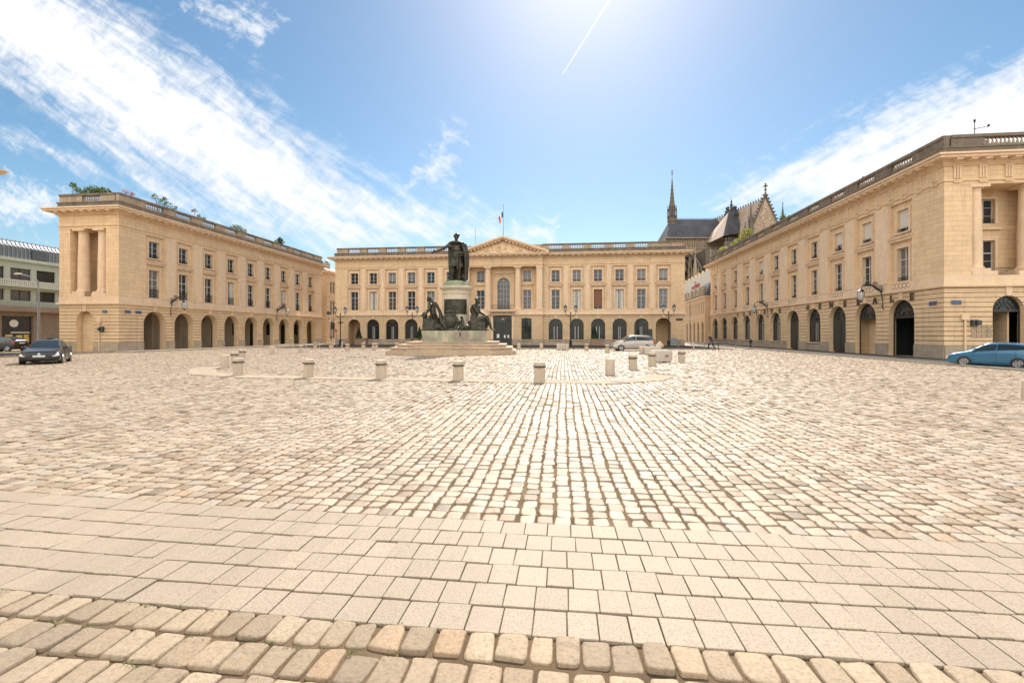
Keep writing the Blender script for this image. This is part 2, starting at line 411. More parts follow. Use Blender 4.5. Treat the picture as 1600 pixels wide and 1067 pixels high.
def window_proto(w, h, kind='casement', rail='low', pane='glass', blind=0, bars=3, transom=.66):
    """window frame mesh centred on x=0, z from 0, y=0 front; children pane, railing, blind"""
    f = MB(); hw = w/2
    f.box(-hw, -hw+.06, 0, .08, 0, h).box(hw-.06, hw, 0, .08, 0, h).box(-hw+.06, hw-.06, 0, .08, 0, .07).box(-hw+.06, hw-.06, 0, .08, h-.06, h)
    f.box(-.045, .045, -.01, .07, .07, h-.06)
    zt = h*transom
    if transom < 1:
        for a, b in ((-hw+.06, -.045), (.045, hw-.06)): f.box(a, b, -.005, .07, zt-.04, zt+.04)
    top = (zt if transom < 1 else h)
    for k in range(1, bars):
        z = top*k/bars
        for a, b in ((-hw+.06, -.045), (.045, hw-.06)): f.box(a, b, .01, .06, z-.015, z+.015)
    fo = f.build('window', 'frame'); 
    MB().box(-hw+.05, hw-.05, .045, .055, .05, h-.05).build('pane', pane, fo)
    if rail:
        r = MB(); rh = .95 if rail == 'high' else .32
        y = -.16
        r.box(-hw, hw, y-.02, y+.02, rh-.03, rh).box(-hw, hw, y-.015, y+.015, .06, .085)
        n = int(w/.11)
        for i in range(1, n):
            x = -hw+w*i/n; r.box(x-.01, x+.01, y-.01, y+.01, .085, rh-.03)
        if rail == 'high':
            pts = [(.16*math.cos(a), y-.02, .5+.16*math.sin(a)) for a in [2*PI*i/14 for i in range(15)]]; r.tube(pts, .016, 4)
            r.box(-hw, hw, y-.012, y+.012, .77, .79)
        r.build('railing', 'iron', fo)
    if kind == 'drape':
        d = MB(); d.box(-hw+.07, -.16, .040, .0445, .1, h-.1).box(.14, hw-.07, .040, .0445, .1, h-.1); d.build('drapes', 'blind', fo)
    if blind: MB().box(-hw+.02, hw-.02, -.03, -.012, h*(1-blind), h-.01).build('roller_blind', 'rust' if kind == 'rust' else 'blind', fo)
    return fo
PROT = []
def use(proto, parent, mtx):
    if not proto.get('used'):
        proto['used'] = 1; PROT.append(proto); proto.parent = parent; proto.matrix_local = mtx; return proto
    return copy_tree(proto, parent, mtx)

def arch_proto(w, h, kind='glazed', dark='iron', trans=.62):
    """infill of an arch w wide h high, x centred, z from 0, y=0 front"""
    r = w/2; zs = h-r; f = MB()
    def ring(ro, ri, y0, y1, n=16):
        o = arc(0, ro, zs, n); i_ = arc(0, ri, zs, n)
        for k in range(n): f.prism([i_[k], o[k], o[k+1], i_[k+1]][::-1], y0, y1)
    ring(r, r-.09, 0, .08)
    f.box(-r, -r+.09, 0, .08, 0, zs).box(r-.09, r, 0, .08, 0, zs)
    zt = zs-.02
    f.box(-r+.09, r-.09, -.01, .08, zt-.07, zt+.07)
    # fanlight scrollwork
    ring(r*.62, r*.62-.03, .01, .05, 12); ring(r*.34, r*.34-.03, .01, .05, 10)
    for k in range(1, 8):
        a = PI*k/8; f.tube([(r*.3*math.cos(a), .03, zs+r*.3*math.sin(a)), (r*.95*math.cos(a), .03, zs+r*.95*math.sin(a))], .014, 4)
    if kind in ('glazed', 'curtain'):
        for x in ((-r*.36, r*.36, 0) if kind == 'glazed' else (-r*.45, 0, r*.45)): f.box(x-.03, x+.03, 0, .06, .07, zt-.07)
        f.box(-r+.09, r-.09, 0, .07, 0, .07)
    fo = f.build('arch_window' if kind not in ('door', 'open') else ('arch_door' if kind == 'door' else 'fanlight_grille'), dark)
    g = MB(); A = arc(0, r-.03, zs)
    if kind in ('glazed', 'curtain'): g.prism(([(-r+.03, .02)]+A[::-1]+[(r-.03, .02)])[::-1], .05, .06)
    else: g.prism(A[::-1][::-1]+[(-r+.03, zt), (r-.03, zt)], .05, .06)
    g.build('pane', 'glass', fo)
    if kind == 'curtain':
        c = MB()
        for x in (-r*.22, r*.22): c.box(x-.05, x+.05, .042, .048, .1, zt-.1)
        c.build('white_inner_frame', 'frame', fo)
    if kind == 'glazed':
        c = MB()
        for x in (-r*.12, r*.12): c.box(x-.04, x+.04, .042, .048, .1, zt-.15)
        c.build('white_inner_frame', 'frame', fo)
    if kind == 'door':
        for s in (-1, 1):
            d = MB(); x0, x1 = (0.01, r-.09) if s > 0 else (-r+.09, -.01)
            d.box(x0, x1, .02, .08, 0, zt-.07)
            for za, zb in ((.15, .9), (1.0, zt-.25)): d.box(x0+.1, x1-.1, -.0, .02, za, zb)
            d.build('door_leaf', 'darkdoor', fo)
    return fo

_bal = {}
def balustrade_mesh(w, h=.55):
    key = round(w, 2)
    if key not in _bal:
        mb = MB(); n = max(3, int(w/.25))
        for i in range(n):
            x = -w/2+w*(i+.5)/n
            mb.frustum((x, 0, 0), [(.075, 0), (.075, .05), (.04, .09), (.085, .2), (.075, .27), (.035, .42), (.04, .47), (.07, .5), (.07, h)], 6)
        _bal[key] = mb.mesh('balustrade')
        _bal[key].materials.append(MT['weatheredlight'])
        _bal[key].polygons.foreach_set('use_smooth', [True]*len(_bal[key].polygons))
    return _bal[key]

def cornice(parent, rect, zt=0, mutules=True, trig=False, faces=None):
    """full-footprint slabs: string course, band, frieze, cornice, blocking course. rect=(x0,x1,y0,y1)"""
    x0, x1, y0, y1 = rect
    def S(mb, z0, z1, o): mb.box(x0-o, x1+o, y0-o, y1+o, z0, z1)
    mb = MB(); S(mb, 4.6+zt, 4.66+zt, .08); S(mb, 4.66+zt, 4.8+zt, .2); S(mb, 4.8+zt, 4.86+zt, .14); mb.build('string_course', 'trim', parent)
    mb = MB(); S(mb, 4.86+zt, 5.42+zt, .03); mb.build('band_course', 'trim', parent)
    mb = MB(); S(mb, 12.0, 12.22, .02); S(mb, 12.22, 12.34, .09); S(mb, 12.34, 13.28, .02); mb.build('frieze', 'ashlar', parent)
    mb = MB(); S(mb, 13.28, 13.38, .12); S(mb, 13.38, 13.5, .22); S(mb, 13.62, 13.8, .85); S(mb, 13.5, 13.62, .3); S(mb, 13.8, 13.92, .98)
    mb.build('cornice', 'trim', parent)
    mb = MB(); S(mb, 13.92, 14.5, .1); S(mb, 14.5, 14.6, .16); mb.build('blocking_course', 'weathered', parent)

def mutules(mb, L, trig=None):
    n = int(L/.82)
    for i in range(n):
        x = L*(i+.5)/n; mb.box(x-.2, x+.2, -.76, -.29, 13.5, 13.62)
def triglyphs(mb, L, sp=1.41):
    n = int(L/sp)
    for i in range(n):
        x = L*(i+.5)/n
        for k in (-1, 0, 1): mb.box(x-.06+k*.17, x+.06+k*.17, -.10, -.021, 12.42, 13.18)
        mb.box(x-.27, x+.27, -.11, -.021, 13.18, 13.27); mb.box(x-.26, x+.26, -.125, -.09, 12.12, 12.2)

def parapet(parent, T, L, cs, w=2.1, ends=(.0, .0), closed=(), mats=None):
    # coping, dies and balusters along local x in [0,L] at y=.15
    die_m, cop_m = mats if mats else ('weatheredlight', 'weathered')
    die = MB(T); cop = MB(T); cop.box(ends[0], L-ends[1], -.08, .42, 15.2, 15.4)
    x = ends[0]+.003
    for i, c in enumerate(sorted(cs)):
        a, b = c-w/2, c+w/2
        die.box(x, a, 0, .34, 14.6, 15.2)
        if i in closed: die.box(a, b, .04, .3, 14.6, 15.2)
        else:
            o = bpy.data.objects.new('balustrade', balustrade_mesh(w, .6)); COL.objects.link(o); o.parent = parent; o.matrix_local = T4(T, c, .17, 14.6)
        x = b
    die.box(x, L-ends[1]-.003, 0, .34, 14.6, 15.2)
    die.build('parapet_block', die_m, parent); cop.build('coping', cop_m, parent)

def upper(parent, T, L, cs, zt=0, pw=1.05, ww=1.24, names=None, protos=None, x0=0):
    w1 = MB(T); w2 = MB(T); tr = MB(T)
    base = 5.42+zt; wb, wt = 5.5+zt, 8.45; ab, at = 9.65, 11.4
    panels = []
    for c in cs: panels += [(c-pw, c+pw, base+.02, 12.0-.06, False)]
    wall(w1, x0, L, base, 12.0, panels, 0, .18)
    cc = sorted(cs)
    for a, b in zip(cc[:-1], cc[1:]):
        g = (b-a-2*pw-.42)/2; m_ = (a+b)/2
        MB(T).box(m_-g, m_+g, -.07, -.002, base+.01, 11.99).build('pilaster_strip', 'trim', parent)
    for c in cs:
        wall(w1, c-pw, c+pw, base+.02, 11.94, [(c-ww/2, c+ww/2, wb, wt, False), (c-ww/2, c+ww/2, ab, at, False)], .18, .28)
        tr.box(c-pw-.09, c+pw+.09, -.16, .1, 9.18, 9.32).box(c-pw+.01, c+pw-.01, -.06, .12, 8.98, 9.18).box(c-pw-.12, c+pw+.12, -.2, .1, 9.32, 9.37)
        for za, zb in ((wb, wt), (ab, at)):
            tr.box(c-ww/2-.18, c-ww/2-.003, .09, .179, za, zb+.17).box(c+ww/2+.003, c+ww/2+.18, .09, .179, za, zb+.17).box(c-ww/2-.002, c+ww/2+.002, .09, .179, zb+.003, zb+.169)
            tr.box(c-ww/2-.2, c-ww/2+ww+.2, -.02 if za > 9 else -.0, .1, za-.12 if za > 9 else za-.06, za-.001)
        # moulded outline of the panel
        tr.box(c-pw-.07, c-pw-.004, -.035, .08, base+.03, 11.94).box(c+pw+.004, c+pw+.07, -.035, .08, base+.03, 11.94).box(c-pw-.07, c+pw+.07, -.04, .08, 11.945, 11.995)
    w1.build('upper_wall', 'ashlar', parent); tr.build('window_surrounds', 'trim', parent)
    for i, c in enumerate(cs):
        pl, pa = protos(i)
        if pl: use(pl, parent, T4(T, c, .36, wb))
        if pa: use(pa, parent, T4(T, c, .36, ab))

def ground(parent, T, L, ops, zt=0, x0=0, t=.5, topz=4.6):
    w = MB(T); b = MB(T); p = MB(T); k = MB(T)
    rv = MB(T)
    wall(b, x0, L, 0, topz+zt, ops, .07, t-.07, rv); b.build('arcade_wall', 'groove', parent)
    for q in ops:
        r_ = MB(T); o_ = MB(T); wall(o_, q[0]-.01, q[1]+.01, q[2]-.01, q[3]+.01, [q], .001, t, r_); r_.build('arch_reveal' if q[4] else 'opening_reveal', 'rustic', parent)
    courses(w, x0, L, 1.0, topz+zt, ops); w.build('rusticated_courses', 'rustic', parent)
    # plinth between openings
    xs = [x0]+[v for o in sorted(ops) if o[2] < .95 for v in (o[0], o[1])]+[L]
    for i in range(0, len(xs), 2):
        if xs[i+1]-xs[i] > .05: MB(T).box(xs[i]+.002, xs[i+1]-.002, -.07, .069, 0, .98).build('plinth', 'plinth', parent)
    for o in ops:
        if .3 < o[2] < .95: MB(T).box(o[0]+.003, o[1]-.003, -.076, -.071, .1, o[2]-.2).build('plinth_panel', 'plinth', parent); MB(T).box(o[0]-.0, o[1]+.0, -.12, .3, o[2]-.1, o[2]+.0).build('sill', 'trim', parent)
        if o[4]:
            k = MB(T); c = (o[0]+o[1])/2; k.add([(c-.14, -.05, o[3]-.02), (c+.14, -.05, o[3]-.02), (c+.2, -.05, 4.6+zt-.0), (c-.2, -.05, 4.6+zt),
                   (c-.14, .03, o[3]-.02), (c+.14, .03, o[3]-.02), (c+.2, .03, 4.6+zt), (c-.2, .03, 4.6+zt)], [(0, 1, 2, 3), (1, 5, 6, 2), (4, 0, 3, 7), (0, 4, 5, 1)]); k.build('keystone', 'trim', parent)
# ------------------------------------------------------------------ window prototypes
def WL(**k): return window_proto(1.24, 2.95, bars=3, transom=.66, **k)
def WA(**k): return window_proto(1.24, 1.75, bars=3, transom=1, **k)
wl_dr = WL(rail=None, kind='drape'); wl_drh = WL(rail='high', kind='drape'); wl_dark = WL(rail='high'); wl_cur = WL(rail='high', pane='glasscurtain'); wa_dark = WA(rail='low'); wa_cur = WA(rail='low', pane='glasscurtain')
wl_c = WL(rail=None); wl_cc = WL(rail=None, pane='glasscurtain'); wl_rust = WL(rail='low', kind='rust', blind=.86)
wr_low = window_proto(1.24, 2.6, bars=3, transom=.66, rail='low'); wr_cur = window_proto(1.24, 2.6, bars=3, transom=.66, rail='low', pane='glasscurtain')
wr_b1 = WA(rail='low', blind=.8); wr_b2 = WA(rail='low', blind=.62); wr_a = WA(rail='low')
ag = arch_proto(2.08, 3.2, 'glazed'); ac = arch_proto(2.08, 3.2, 'curtain')
rg = arch_proto(2.68, 3.5, 'glazed', 'darkdoor'); rd = arch_proto(2.68, 4.27, 'door', 'darkdoor'); ro = arch_proto(2.68, 4.37, 'open', 'iron')
R90 = Matrix.Rotation(PI/2, 4, 'Z'); RM90 = Matrix.Rotation(-PI/2, 4, 'Z')
def TR(x, y, rot=None): return Matrix.Translation((x, y, 0)) @ (rot if rot is not None else Matrix.Identity(4))

def column(mb, x, y, z0, z1, r):
    mb.box(x-r*1.25, x+r*1.25, y-r*1.25, y+r*1.25, z0, z0+.18)
    H = z1-z0
    mb.frustum((x, y, z0+.18), [(r*1.2, 0), (r*1.22, .1), (r*1.02, .18), (r, .3), (r*.99, H*.35), (r*.86, H-.65), (r*.86, H-.62), (r*.93, H-.6), (r*.86, H-.56), (r*.88, H-.42), (r*1.15, H-.34)], 24)
    mb.box(x-r*1.25, x+r*1.25, y-r*1.25, y+r*1.25, z1-.18, z1)

def end_face(root, T, L, pier, cols, arch, zt, name_arch, back=1.7, wins=()):
    """ground floor with one arch, columned recess above"""
    ground(root, T, L, [arch], zt)
    w = MB(T); base = 5.42+zt
    wall(w, 0, pier[0], base, 12.0, [], 0); wall(w, pier[1], L, base, 12.0, [], 0)
    w.quad((pier[0], 0, base), (pier[0], 0, 12), (pier[0], back, 12), (pier[0], back, base)); w.quad((pier[1], 0, base), (pier[1], back, base), (pier[1], back, 12), (pier[1], 0, 12))
    ops = []
    for c in wins: ops += [(c-.62, c+.62, 5.5+zt, 8.45, False), (c-.62, c+.62, 9.65, 11.4, False)]
    wall(w, pier[0], pier[1], base, 12.0, ops, back, .25)
    w.build('recess_wall', 'ashlar', root)
    c = MB(T)
    for x in cols: column(c, x, .62, base+.28, 11.99, .5)
    for x in cols: 
        o = MB(T); column(o, x, .60, base+.30, 11.995, .5); ob = o.build('column', 'trim', root); smooth_angle(ob)
    tr = MB(T)
    tr.box(pier[0]-.0, pier[0]+1.55, -.04, 1.25, base, base+.295); tr.box(pier[1]-1.55, pier[1], -.04, 1.25, base, base+.295)
    for x in wins:
        tr.box(x-.9, x+.9, back-.2, back-.01, 9.2, 9.34)
        for za, zb in ((5.5+zt, 8.45), (9.65, 11.4)):
            tr.box(x-.8, x-.62, back-.05, back-.002, za, zb+.18).box(x+.62, x+.8, back-.05, back-.002, za, zb+.18).box(x-.62, x+.62, back-.05, back-.002, zb, zb+.18)
    a, b = pier[0]+1.56, pier[1]-1.56
    n = 3
    for i in range(n):
        cx = a+(b-a)*(i+.5)/n; tr.tube([(cx+.16*math.cos(t), 0, base-.22+.2*math.sin(t)) for t in [2*PI*j/12 for j in range(13)]], .03, 4)
    tr.build('recess_trim', 'trim', root)
    r = MB(T); r.box(a, b, .1, .13, base+.5, base+.53); r.box(a, b, .1, .13, base+.05, base+.07)
    for i in range(int((b-a)/.12)): r.box(a+.12*i, a+.12*i+.015, .105, .125, base+.07, base+.5)
    r.build('railing', 'iron', root)

# ------------------------------------------------------------------ LEFT building
LB = thing('arcaded_building', 'long pale stone building on the left with nine open arches and shrubs on its roof', 'building', (-42.5, 39.3, 0), 0, 'matching stone buildings around the square')
def rel(root, T): return Matrix.Translation(-Vector(root.location)) @ T
TL = rel(LB, TR(-42.5, 39.3, R90)); LL = 37.1
ly = [43.22+3.71*i-39.3 for i in range(9)]
lops = [(c-1.32, c+1.32, .02, 4.12, True) for c in ly]
cornice(LB, (-6.5, 0, 0, 37.1))
ground(LB, TL, LL, lops, t=.75)
def pl(i): return (wl_cur if i == 0 else (wl_drh if i in (3, 6) else wl_dark)), wa_dark
upper(LB, TL, LL, ly, protos=pl)
mb = MB(TL); mutules(mb, LL); mb2 = MB(rel(LB, TR(-49, 39.3))); mutules(mb2, 6.5); mb.v, n0 = mb.v, len(mb.v)
mb.f += [tuple(i+n0 for i in f) for f in mb2.f]; mb.v = mb.v+mb2.v
mb.build('mutules', 'trim', LB)
parapet(LB, TL, LL, ly, ends=(0, 0))
TLE = rel(LB, TR(-49, 39.3))
parapet(LB, TLE, 6.5-.45, [3.5], w=2.0)
end_face(LB, TLE, 6.5, (1.2, 5.1), (2.05, 4.25), (1.87, 3.79, .02, 4.0, True), 0, 'niche', wins=(3.15,))
for c in (3.15,):
    use(wl_dark, LB, T4(TLE, c, 1.9, 5.5)); use(wa_dark, LB, T4(TLE, c, 1.9, 9.65))
w = MB(TLE); w.box(1.6, 4.0, .535, .7, 0, 4.5); w.box(-.3+.35, .5, .55, .6, 0, 4.5); w.build('niche_wall', 'rustic', LB)
# arcade interior: back wall with doors, floor
w = MB(TL); iops = []
for i, c in enumerate(ly):
    if i >= 3: iops.append((c+.6, c+1.9, .02 if i % 2 else 1.6, 3.5, True))
iops.append((ly[0]-.2, ly[0]+1.3, .02, 3.3, False))
wall(w, .8, LL, 0, 4.6, iops, 3.4, .3); w.build('arcade_inner_wall', 'inner', LB)
w = MB(TL); w.quad((0.6, 3.7, 0), (LL, 3.7, 0), (LL, 3.7, 4.5), (.6, 3.7, 4.5)); w.build('arcade_shop_windows', 'glass', LB)
for q in [(.72, .8, .8, 3.4), (LL-.3, LL-.2, .8, 2.2)]+[(c+1.95, c+2.2, 2.3, 3.39) for c in ly[:2]]: MB(TL).box(*q, 0, 4.59).build('arcade_cross_wall', 'inner', LB)
w = MB(TL); w.box(0.05, LL-.05, .0, 3.4, -.02, .03); w.build('arcade_floor', 'kerb', LB)
w = MB(TL)
for i in (2, 4): w.frustum((ly[i]+.5, 1.4, 3.25), [(.05, .6), (.2, .55), (.26, .3), (.14, 0)], 8)
w.build('hanging_lantern', 'iron', LB)
w = MB(TL); w.box(LL-.02, LL, 0, 6.5, 0, 12.0); w.box(0.4, LL, 6.45, 6.5, 0, 12); w.build('rear_walls', 'ashlar', LB)
w = MB(TL); w.box(.5, LL-.5, .5, 6.0, 14.58, 14.66); w.build('roof_terrace', 'weathered', LB)

# ------------------------------------------------------------------ CENTRAL building
CB = thing('pedimented_building', 'wide stone building facing the camera with a carved pediment over its arched middle window', 'building', (-9.2, 69, 0), 0, 'matching stone buildings around the square')
X0, X1 = -36.13, 17.68; CL = X1-X0
TC = rel(CB, TR(X0, 69))
cl = [-33.0+3.12*i-X0 for i in range(6)]; cr = [-1.14+3.16*i-X0 for i in range(6)]
cops = [(c-1.04, c+1.04, .9, 4.1, True) for c in cl+cr]
cops[0] = (cl[0]-1.04, cl[0]+1.04, .02, 4.1, True); cops[11] = (cr[5]-1.1, cr[5]+1.1, .02, 4.15, True)
PX0, PX1 = -15.05-X0, -3.1-X0
cornice(CB, (X0+9.2, X1+9.2, 0, 9))
ground(CB, TC, PX0, cops[:6], t=.4); ground(CB, TC, CL, cops[6:], t=.4, x0=PX1)
def pc(i):
    return ([wl_c, wl_dr, wl_c, wl_c, wl_cc, wl_c][i % 6]), (wa_cur if i in (2, 3) else wa_dark)
def pcr(i): return [wl_c, wl_dr, wl_rust, wl_dr, wl_c, wl_cc][i], (wa_cur if i in (1, 4, 5) else wa_dark)
upper(CB, TC, PX0, cl, protos=pc); upper(CB, TC, CL, cr, protos=pcr, x0=PX1)
for i, c in enumerate(cl[1:]): use(ag, CB, T4(TC, c, .33, .9))
for i, c in enumerate(cr[:5]): use(ac if i < 3 else ag, CB, T4(TC, c, .33, .9))
w = MB(TC)
for c in (cl[0], cr[5]):
    w.box(c-1.6, c-1.5, .45, 3.0, 0, 4.59).box(c+1.5, c+1.6, .45, 3.0, 0, 4.59).box(c-1.6, c+1.6, 3.0, 3.1, 0, 4.59)
w.build('passage_wall', 'ashlar', CB)
w = MB(TC); mb = MB(TC); mutules(mb, PX0-.2); mb.build('mutules', 'trim', CB)
T2 = rel(CB, TR(-3.1, 69)); mb = MB(T2); mutules(mb, CL-PX1); mb.build('mutules', 'trim', CB)
parapet(CB, TC, PX0-.0, cl, ends=(.25, 0), w=2.0)
parapet(CB, T2, CL-PX1, [c-PX1 for c in cr], ends=(.0, .25), w=2.0, closed=(5,))
w = MB(TC); w.box(PX0+.02, PX1-.02, .2, 2.2, 14.6, 15.38); w.build('attic_block', 'weatheredlight', CB)
w = MB(TC); w.quad((0, 0, 0), (0, 9, 0), (0, 9, 12), (0, 0, 12)); w.quad((CL, 0, 0), (CL, 0, 12), (CL, 9, 12), (CL, 9, 0)); w.quad((0, 9, 0), (CL, 9, 0), (CL, 9, 12), (0, 9, 12)); w.build('side_walls', 'ashlar', CB)
# street number plate like grilles in the plinth
w = MB(TC)
for c in cl[1:]+cr[:5]: w.box(c-.4, c+.4, -.05, -.032, .28, .55)
w.build('cellar_grille', 'iron', CB)
# middle pavilion, 0.5 m proud
TP = rel(CB, TR(-15.05, 68.5)); PL = 11.95
pmid = -9.17+15.05
pops = [(pmid-1.42, pmid+1.42, .02, 4.55, False), (-12.77+15.05-.77, -12.77+15.05+.77, .9, 4.17, False), (-5.51+15.05-.77, -5.51+15.05+.77, .9, 4.17, False)]
ground(CB, TP, PL, pops, t=.45)
def PS(mat, nm, lv):
    mb = MB(TP)
    for z0, z1, o in lv: mb.box(-o, PL+o, -o, .5-o-.003, z0, z1)
    mb.build(nm, mat, CB)
PS('trim', 'string_course', [(4.6, 4.66, .08), (4.66, 4.8, .2), (4.8, 4.86, .14)])
PS('trim', 'band_course', [(4.86, 5.42, .03)])
PS('ashlar', 'frieze', [(12.0, 12.22, .02), (12.22, 12.34, .09), (12.34, 13.28, .02)])
PS('trim', 'cornice', [(13.28, 13.38, .12), (13.38, 13.5, .22), (13.5, 13.62, .3), (13.62, 13.8, .85), (13.8, 13.92, .98)])
w = MB(TP); w.quad((0, 0, 0), (0, .5, 0), (0, .5, 12), (0, 0, 12)); w.quad((PL, 0, 0), (PL, .5, 0), (PL, .5, 12), (PL, 0, 12))
bk = 1.35
wops = [(pmid-1.0, pmid+1.0, 5.5, 10.5, True)]
for c in (2.28, 9.54): wops += [(c-.62, c+.62, 5.6, 8.55, False), (c-.62, c+.62, 9.8, 11.55, False)]
wall(w, .0, PL, 5.42, 12.0, wops, bk, .28)
w.quad((.001, 0, 5.42), (.001, bk, 5.42), (.001, bk, 12), (.001, 0, 12)); w.quad((PL-.001, 0, 5.42), (PL-.001, bk, 5.42), (PL-.001, bk, 12), (PL-.001, 0, 12))
w.build('loggia_wall', 'ashlar', CB)
w = MB(TP); w.box(.0, .72, .003, bk-.01, 5.421, 11.999).box(PL-.9, PL-.0, .003, bk-.01, 5.421, 11.999)
w.box(-.06, .78, -.06, bk-.2, 5.425, 5.7).box(PL-.96, PL+.06, -.06, bk-.2, 5.425, 5.7).box(-.06, .8, -.06, bk-.2, 11.7, 11.996).box(PL-.96, PL+.06, -.06, bk-.2, 11.7, 11.996)
w.build('pilasters', 'trim', CB)
for x in (-11.48+15.05, -6.86+15.05):
    o = MB(TP); column(o, x, .6, 5.43, 11.995, .47); smooth_angle(o.build('column', 'trim', CB))
tr = MB(TP)
tr.box(pmid-2.0, pmid+2.0, -.75, -.04, 5.2, 5.42).box(pmid-1.9, pmid+1.9, -.55, -.04, 5.05, 5.2)
tr.box(pmid-1.8, pmid-1.43, -.06, .0, 1.0, 4.55).box(pmid+1.43, pmid+1.8, -.06, .0, 1.0, 4.55)
for x in (-1.7, 1.7): tr.add([(pmid+x-.15, -.04, 4.5), (pmid+x+.15, -.04, 4.5), (pmid+x+.15, -.04, 5.05), (pmid+x-.15, -.04, 5.05), (pmid+x-.15, -.5, 5.05), (pmid+x+.15, -.5, 5.05), (pmid+x+.15, -.12, 4.5), (pmid+x-.15, -.12, 4.5)], [(7, 6, 5, 4), (0, 3, 4, 7), (1, 6, 5, 2), (0, 7, 6, 1)])
A = arc(pmid, 1.12, 9.5); 
for p, q in zip(A[:-1], A[1:]):
    i = lambda P: (pmid+(P[0]-pmid)*.9, 9.5+(P[1]-9.5)*.9)
    tr.prism([i(p), p, q, i(q)][::-1], bk-.08, bk-.003)
tr.box(pmid-1.12, pmid-1.005, bk-.08, bk-.003, 5.5, 9.5).box(pmid+1.005, pmid+1.12, bk-.08, bk-.003, 5.5, 9.5)
tr.box(pmid-1.75, pmid+1.75, bk-.3, bk-.003, 11.15, 11.3).box(pmid-1.6, pmid-1.45, bk-.12, bk-.003, 5.5, 11.0).box(pmid+1.45, pmid+1.6, bk-.12, bk-.003, 5.5, 11.0)
for k in range(26): tr.ell((pmid+random.uniform(-1.3, 1.3), bk-.05, 10.85+random.uniform(-.22, .2)), (random.uniform(.06, .2), .09, random.uniform(.05, .12)), 6, 4)
for c in (2.28, 9.54):
    tr.box(c-.95, c+.95, bk-.2, bk-.003, 9.3, 9.44)
    for za, zb in ((5.6, 8.55), (9.8, 11.55)):
        tr.box(c-.8, c-.62, bk-.05, bk-.003, za, zb+.17).box(c+.62, c+.8, bk-.05, bk-.003, za, zb+.17).box(c-.62, c+.62, bk-.05, bk-.003, zb, zb+.17)
tr.build('window_surrounds', 'trim', CB)
for i, c in enumerate((2.28, 9.54)):
    use(wl_c if i == 0 else wl_cc, CB, T4(TP, c, bk+.2, 5.6)); use(wa_cur, CB, T4(TP, c, bk+.2, 9.8))
# tall arched window of the loggia
f = MB(); A = arc(0, 1.0, 4.0)
for p, q in zip(A[:-1], A[1:]):
    f.prism([(p[0]*.92, 4+(p[1]-4)*.92), p, q, (q[0]*.92, 4+(q[1]-4)*.92)][::-1], 0, .07); f.prism([(p[0]*.5, 4+(p[1]-4)*.5), (p[0]*.55, 4+(p[1]-4)*.55), (q[0]*.55, 4+(q[1]-4)*.55), (q[0]*.5, 4+(q[1]-4)*.5)][::-1], .01, .05)
for x in (-.97, -.5, -.03, .44, .93): f.box(x, x+.05, .0, .06, 0, 4.0 if abs(x) > .1 else 4.9)
for z in (.02, .8, 1.6, 2.4, 3.2, 4.0):
    for a, b in ((-.92, -.5), (-.45, -.03), (.02, .44), (.49, .93)): f.box(a, b, .005, .05, z, z+.045)
for a in (PI*.25, PI*.75): f.tube([(.5*math.cos(a), .03, 4+.5*math.sin(a)), (.95*math.cos(a), .03, 4+.95*math.sin(a))], .02, 4)
fo = f.build('loggia_window', 'frame', CB, mtx=T4(TP, pmid, bk+.2, 5.5))
g = MB(); g.prism([(-.98, .02)]+A[::-1]+[(.98, .02)], .045, .05); g.build('pane', 'glasscurtain', fo)
r = MB(); hw = 1.75
r.box(-hw, hw, -.5, -.47, .75, .79).box(-hw, hw, -.5, -.47, .04, .07)
for i in range(30): r.box(-hw+2*hw*i/29-.008, -hw+2*hw*i/29+.008, -.495, -.475, .07, .75)
for k in range(5): r.tube([(-1.3+.65*k+.2*math.cos(t), -.51, .42+.2*math.sin(t)) for t in [2*PI*j/12 for j in range(13)]], .015, 4)
r.build('balcony_railing', 'iron', CB, mtx=T4(TP, pmid, -.2, 5.42))
# main door and side shop windows
d = MB(); d.box(-1.42, 1.42, .0, .1, 3.5, 3.62).box(-1.42, -1.3, 0, .1, 0, 4.5).box(1.3, 1.42, 0, .1, 0, 4.5).box(-1.3, 1.3, 0, .1, 4.4, 4.5)
do = d.build('main_door', 'darkdoor', CB, mtx=T4(TP, pmid, .3, .02))
g = MB(); g.box(-1.3, 1.3, .06, .07, 3.62, 4.4); g.build('pane', 'glass', do)
g = MB()
for k in range(14):
    a = PI*2*k/14; g.tube([(.12*math.cos(a), .03, 4.0+.1*math.sin(a)), (.8*math.cos(a), .03, 4.0+.3*math.sin(a))], [.03, .006], 4)
g.ell((0, .02, 4.0), (.2, .05, .16)); g.build('gilt_ornament', plain('tarnished_gilding', (.45, .33, .14), .4, metal=.6), do)
for s in (-1, 1):
    l = MB(); x0, x1 = (.01, 1.3) if s > 0 else (-1.3, -.01)
    l.box(x0, x1, .04, .1, 0, 3.5)
    for za, zb in ((.2, 1.2), (1.35, 3.35)): l.box(x0+.15, x1-.15, .02, .04, za, zb)
    lo = l.build('door_leaf', 'darkdoor', do)
    MT.setdefault('paper', plain('white_paper_notice', (.7, .68, .64), .8, var=.05))
    n = MB(); 
    for q in ((-.9,) if s < 0 else (.2, .75)): n.box(q, q+.38 if s < 0 else q+.25, .008, .018, 1.15, 1.75 if s < 0 else 1.6)
    n.build('paper_notice', 'paper', do)
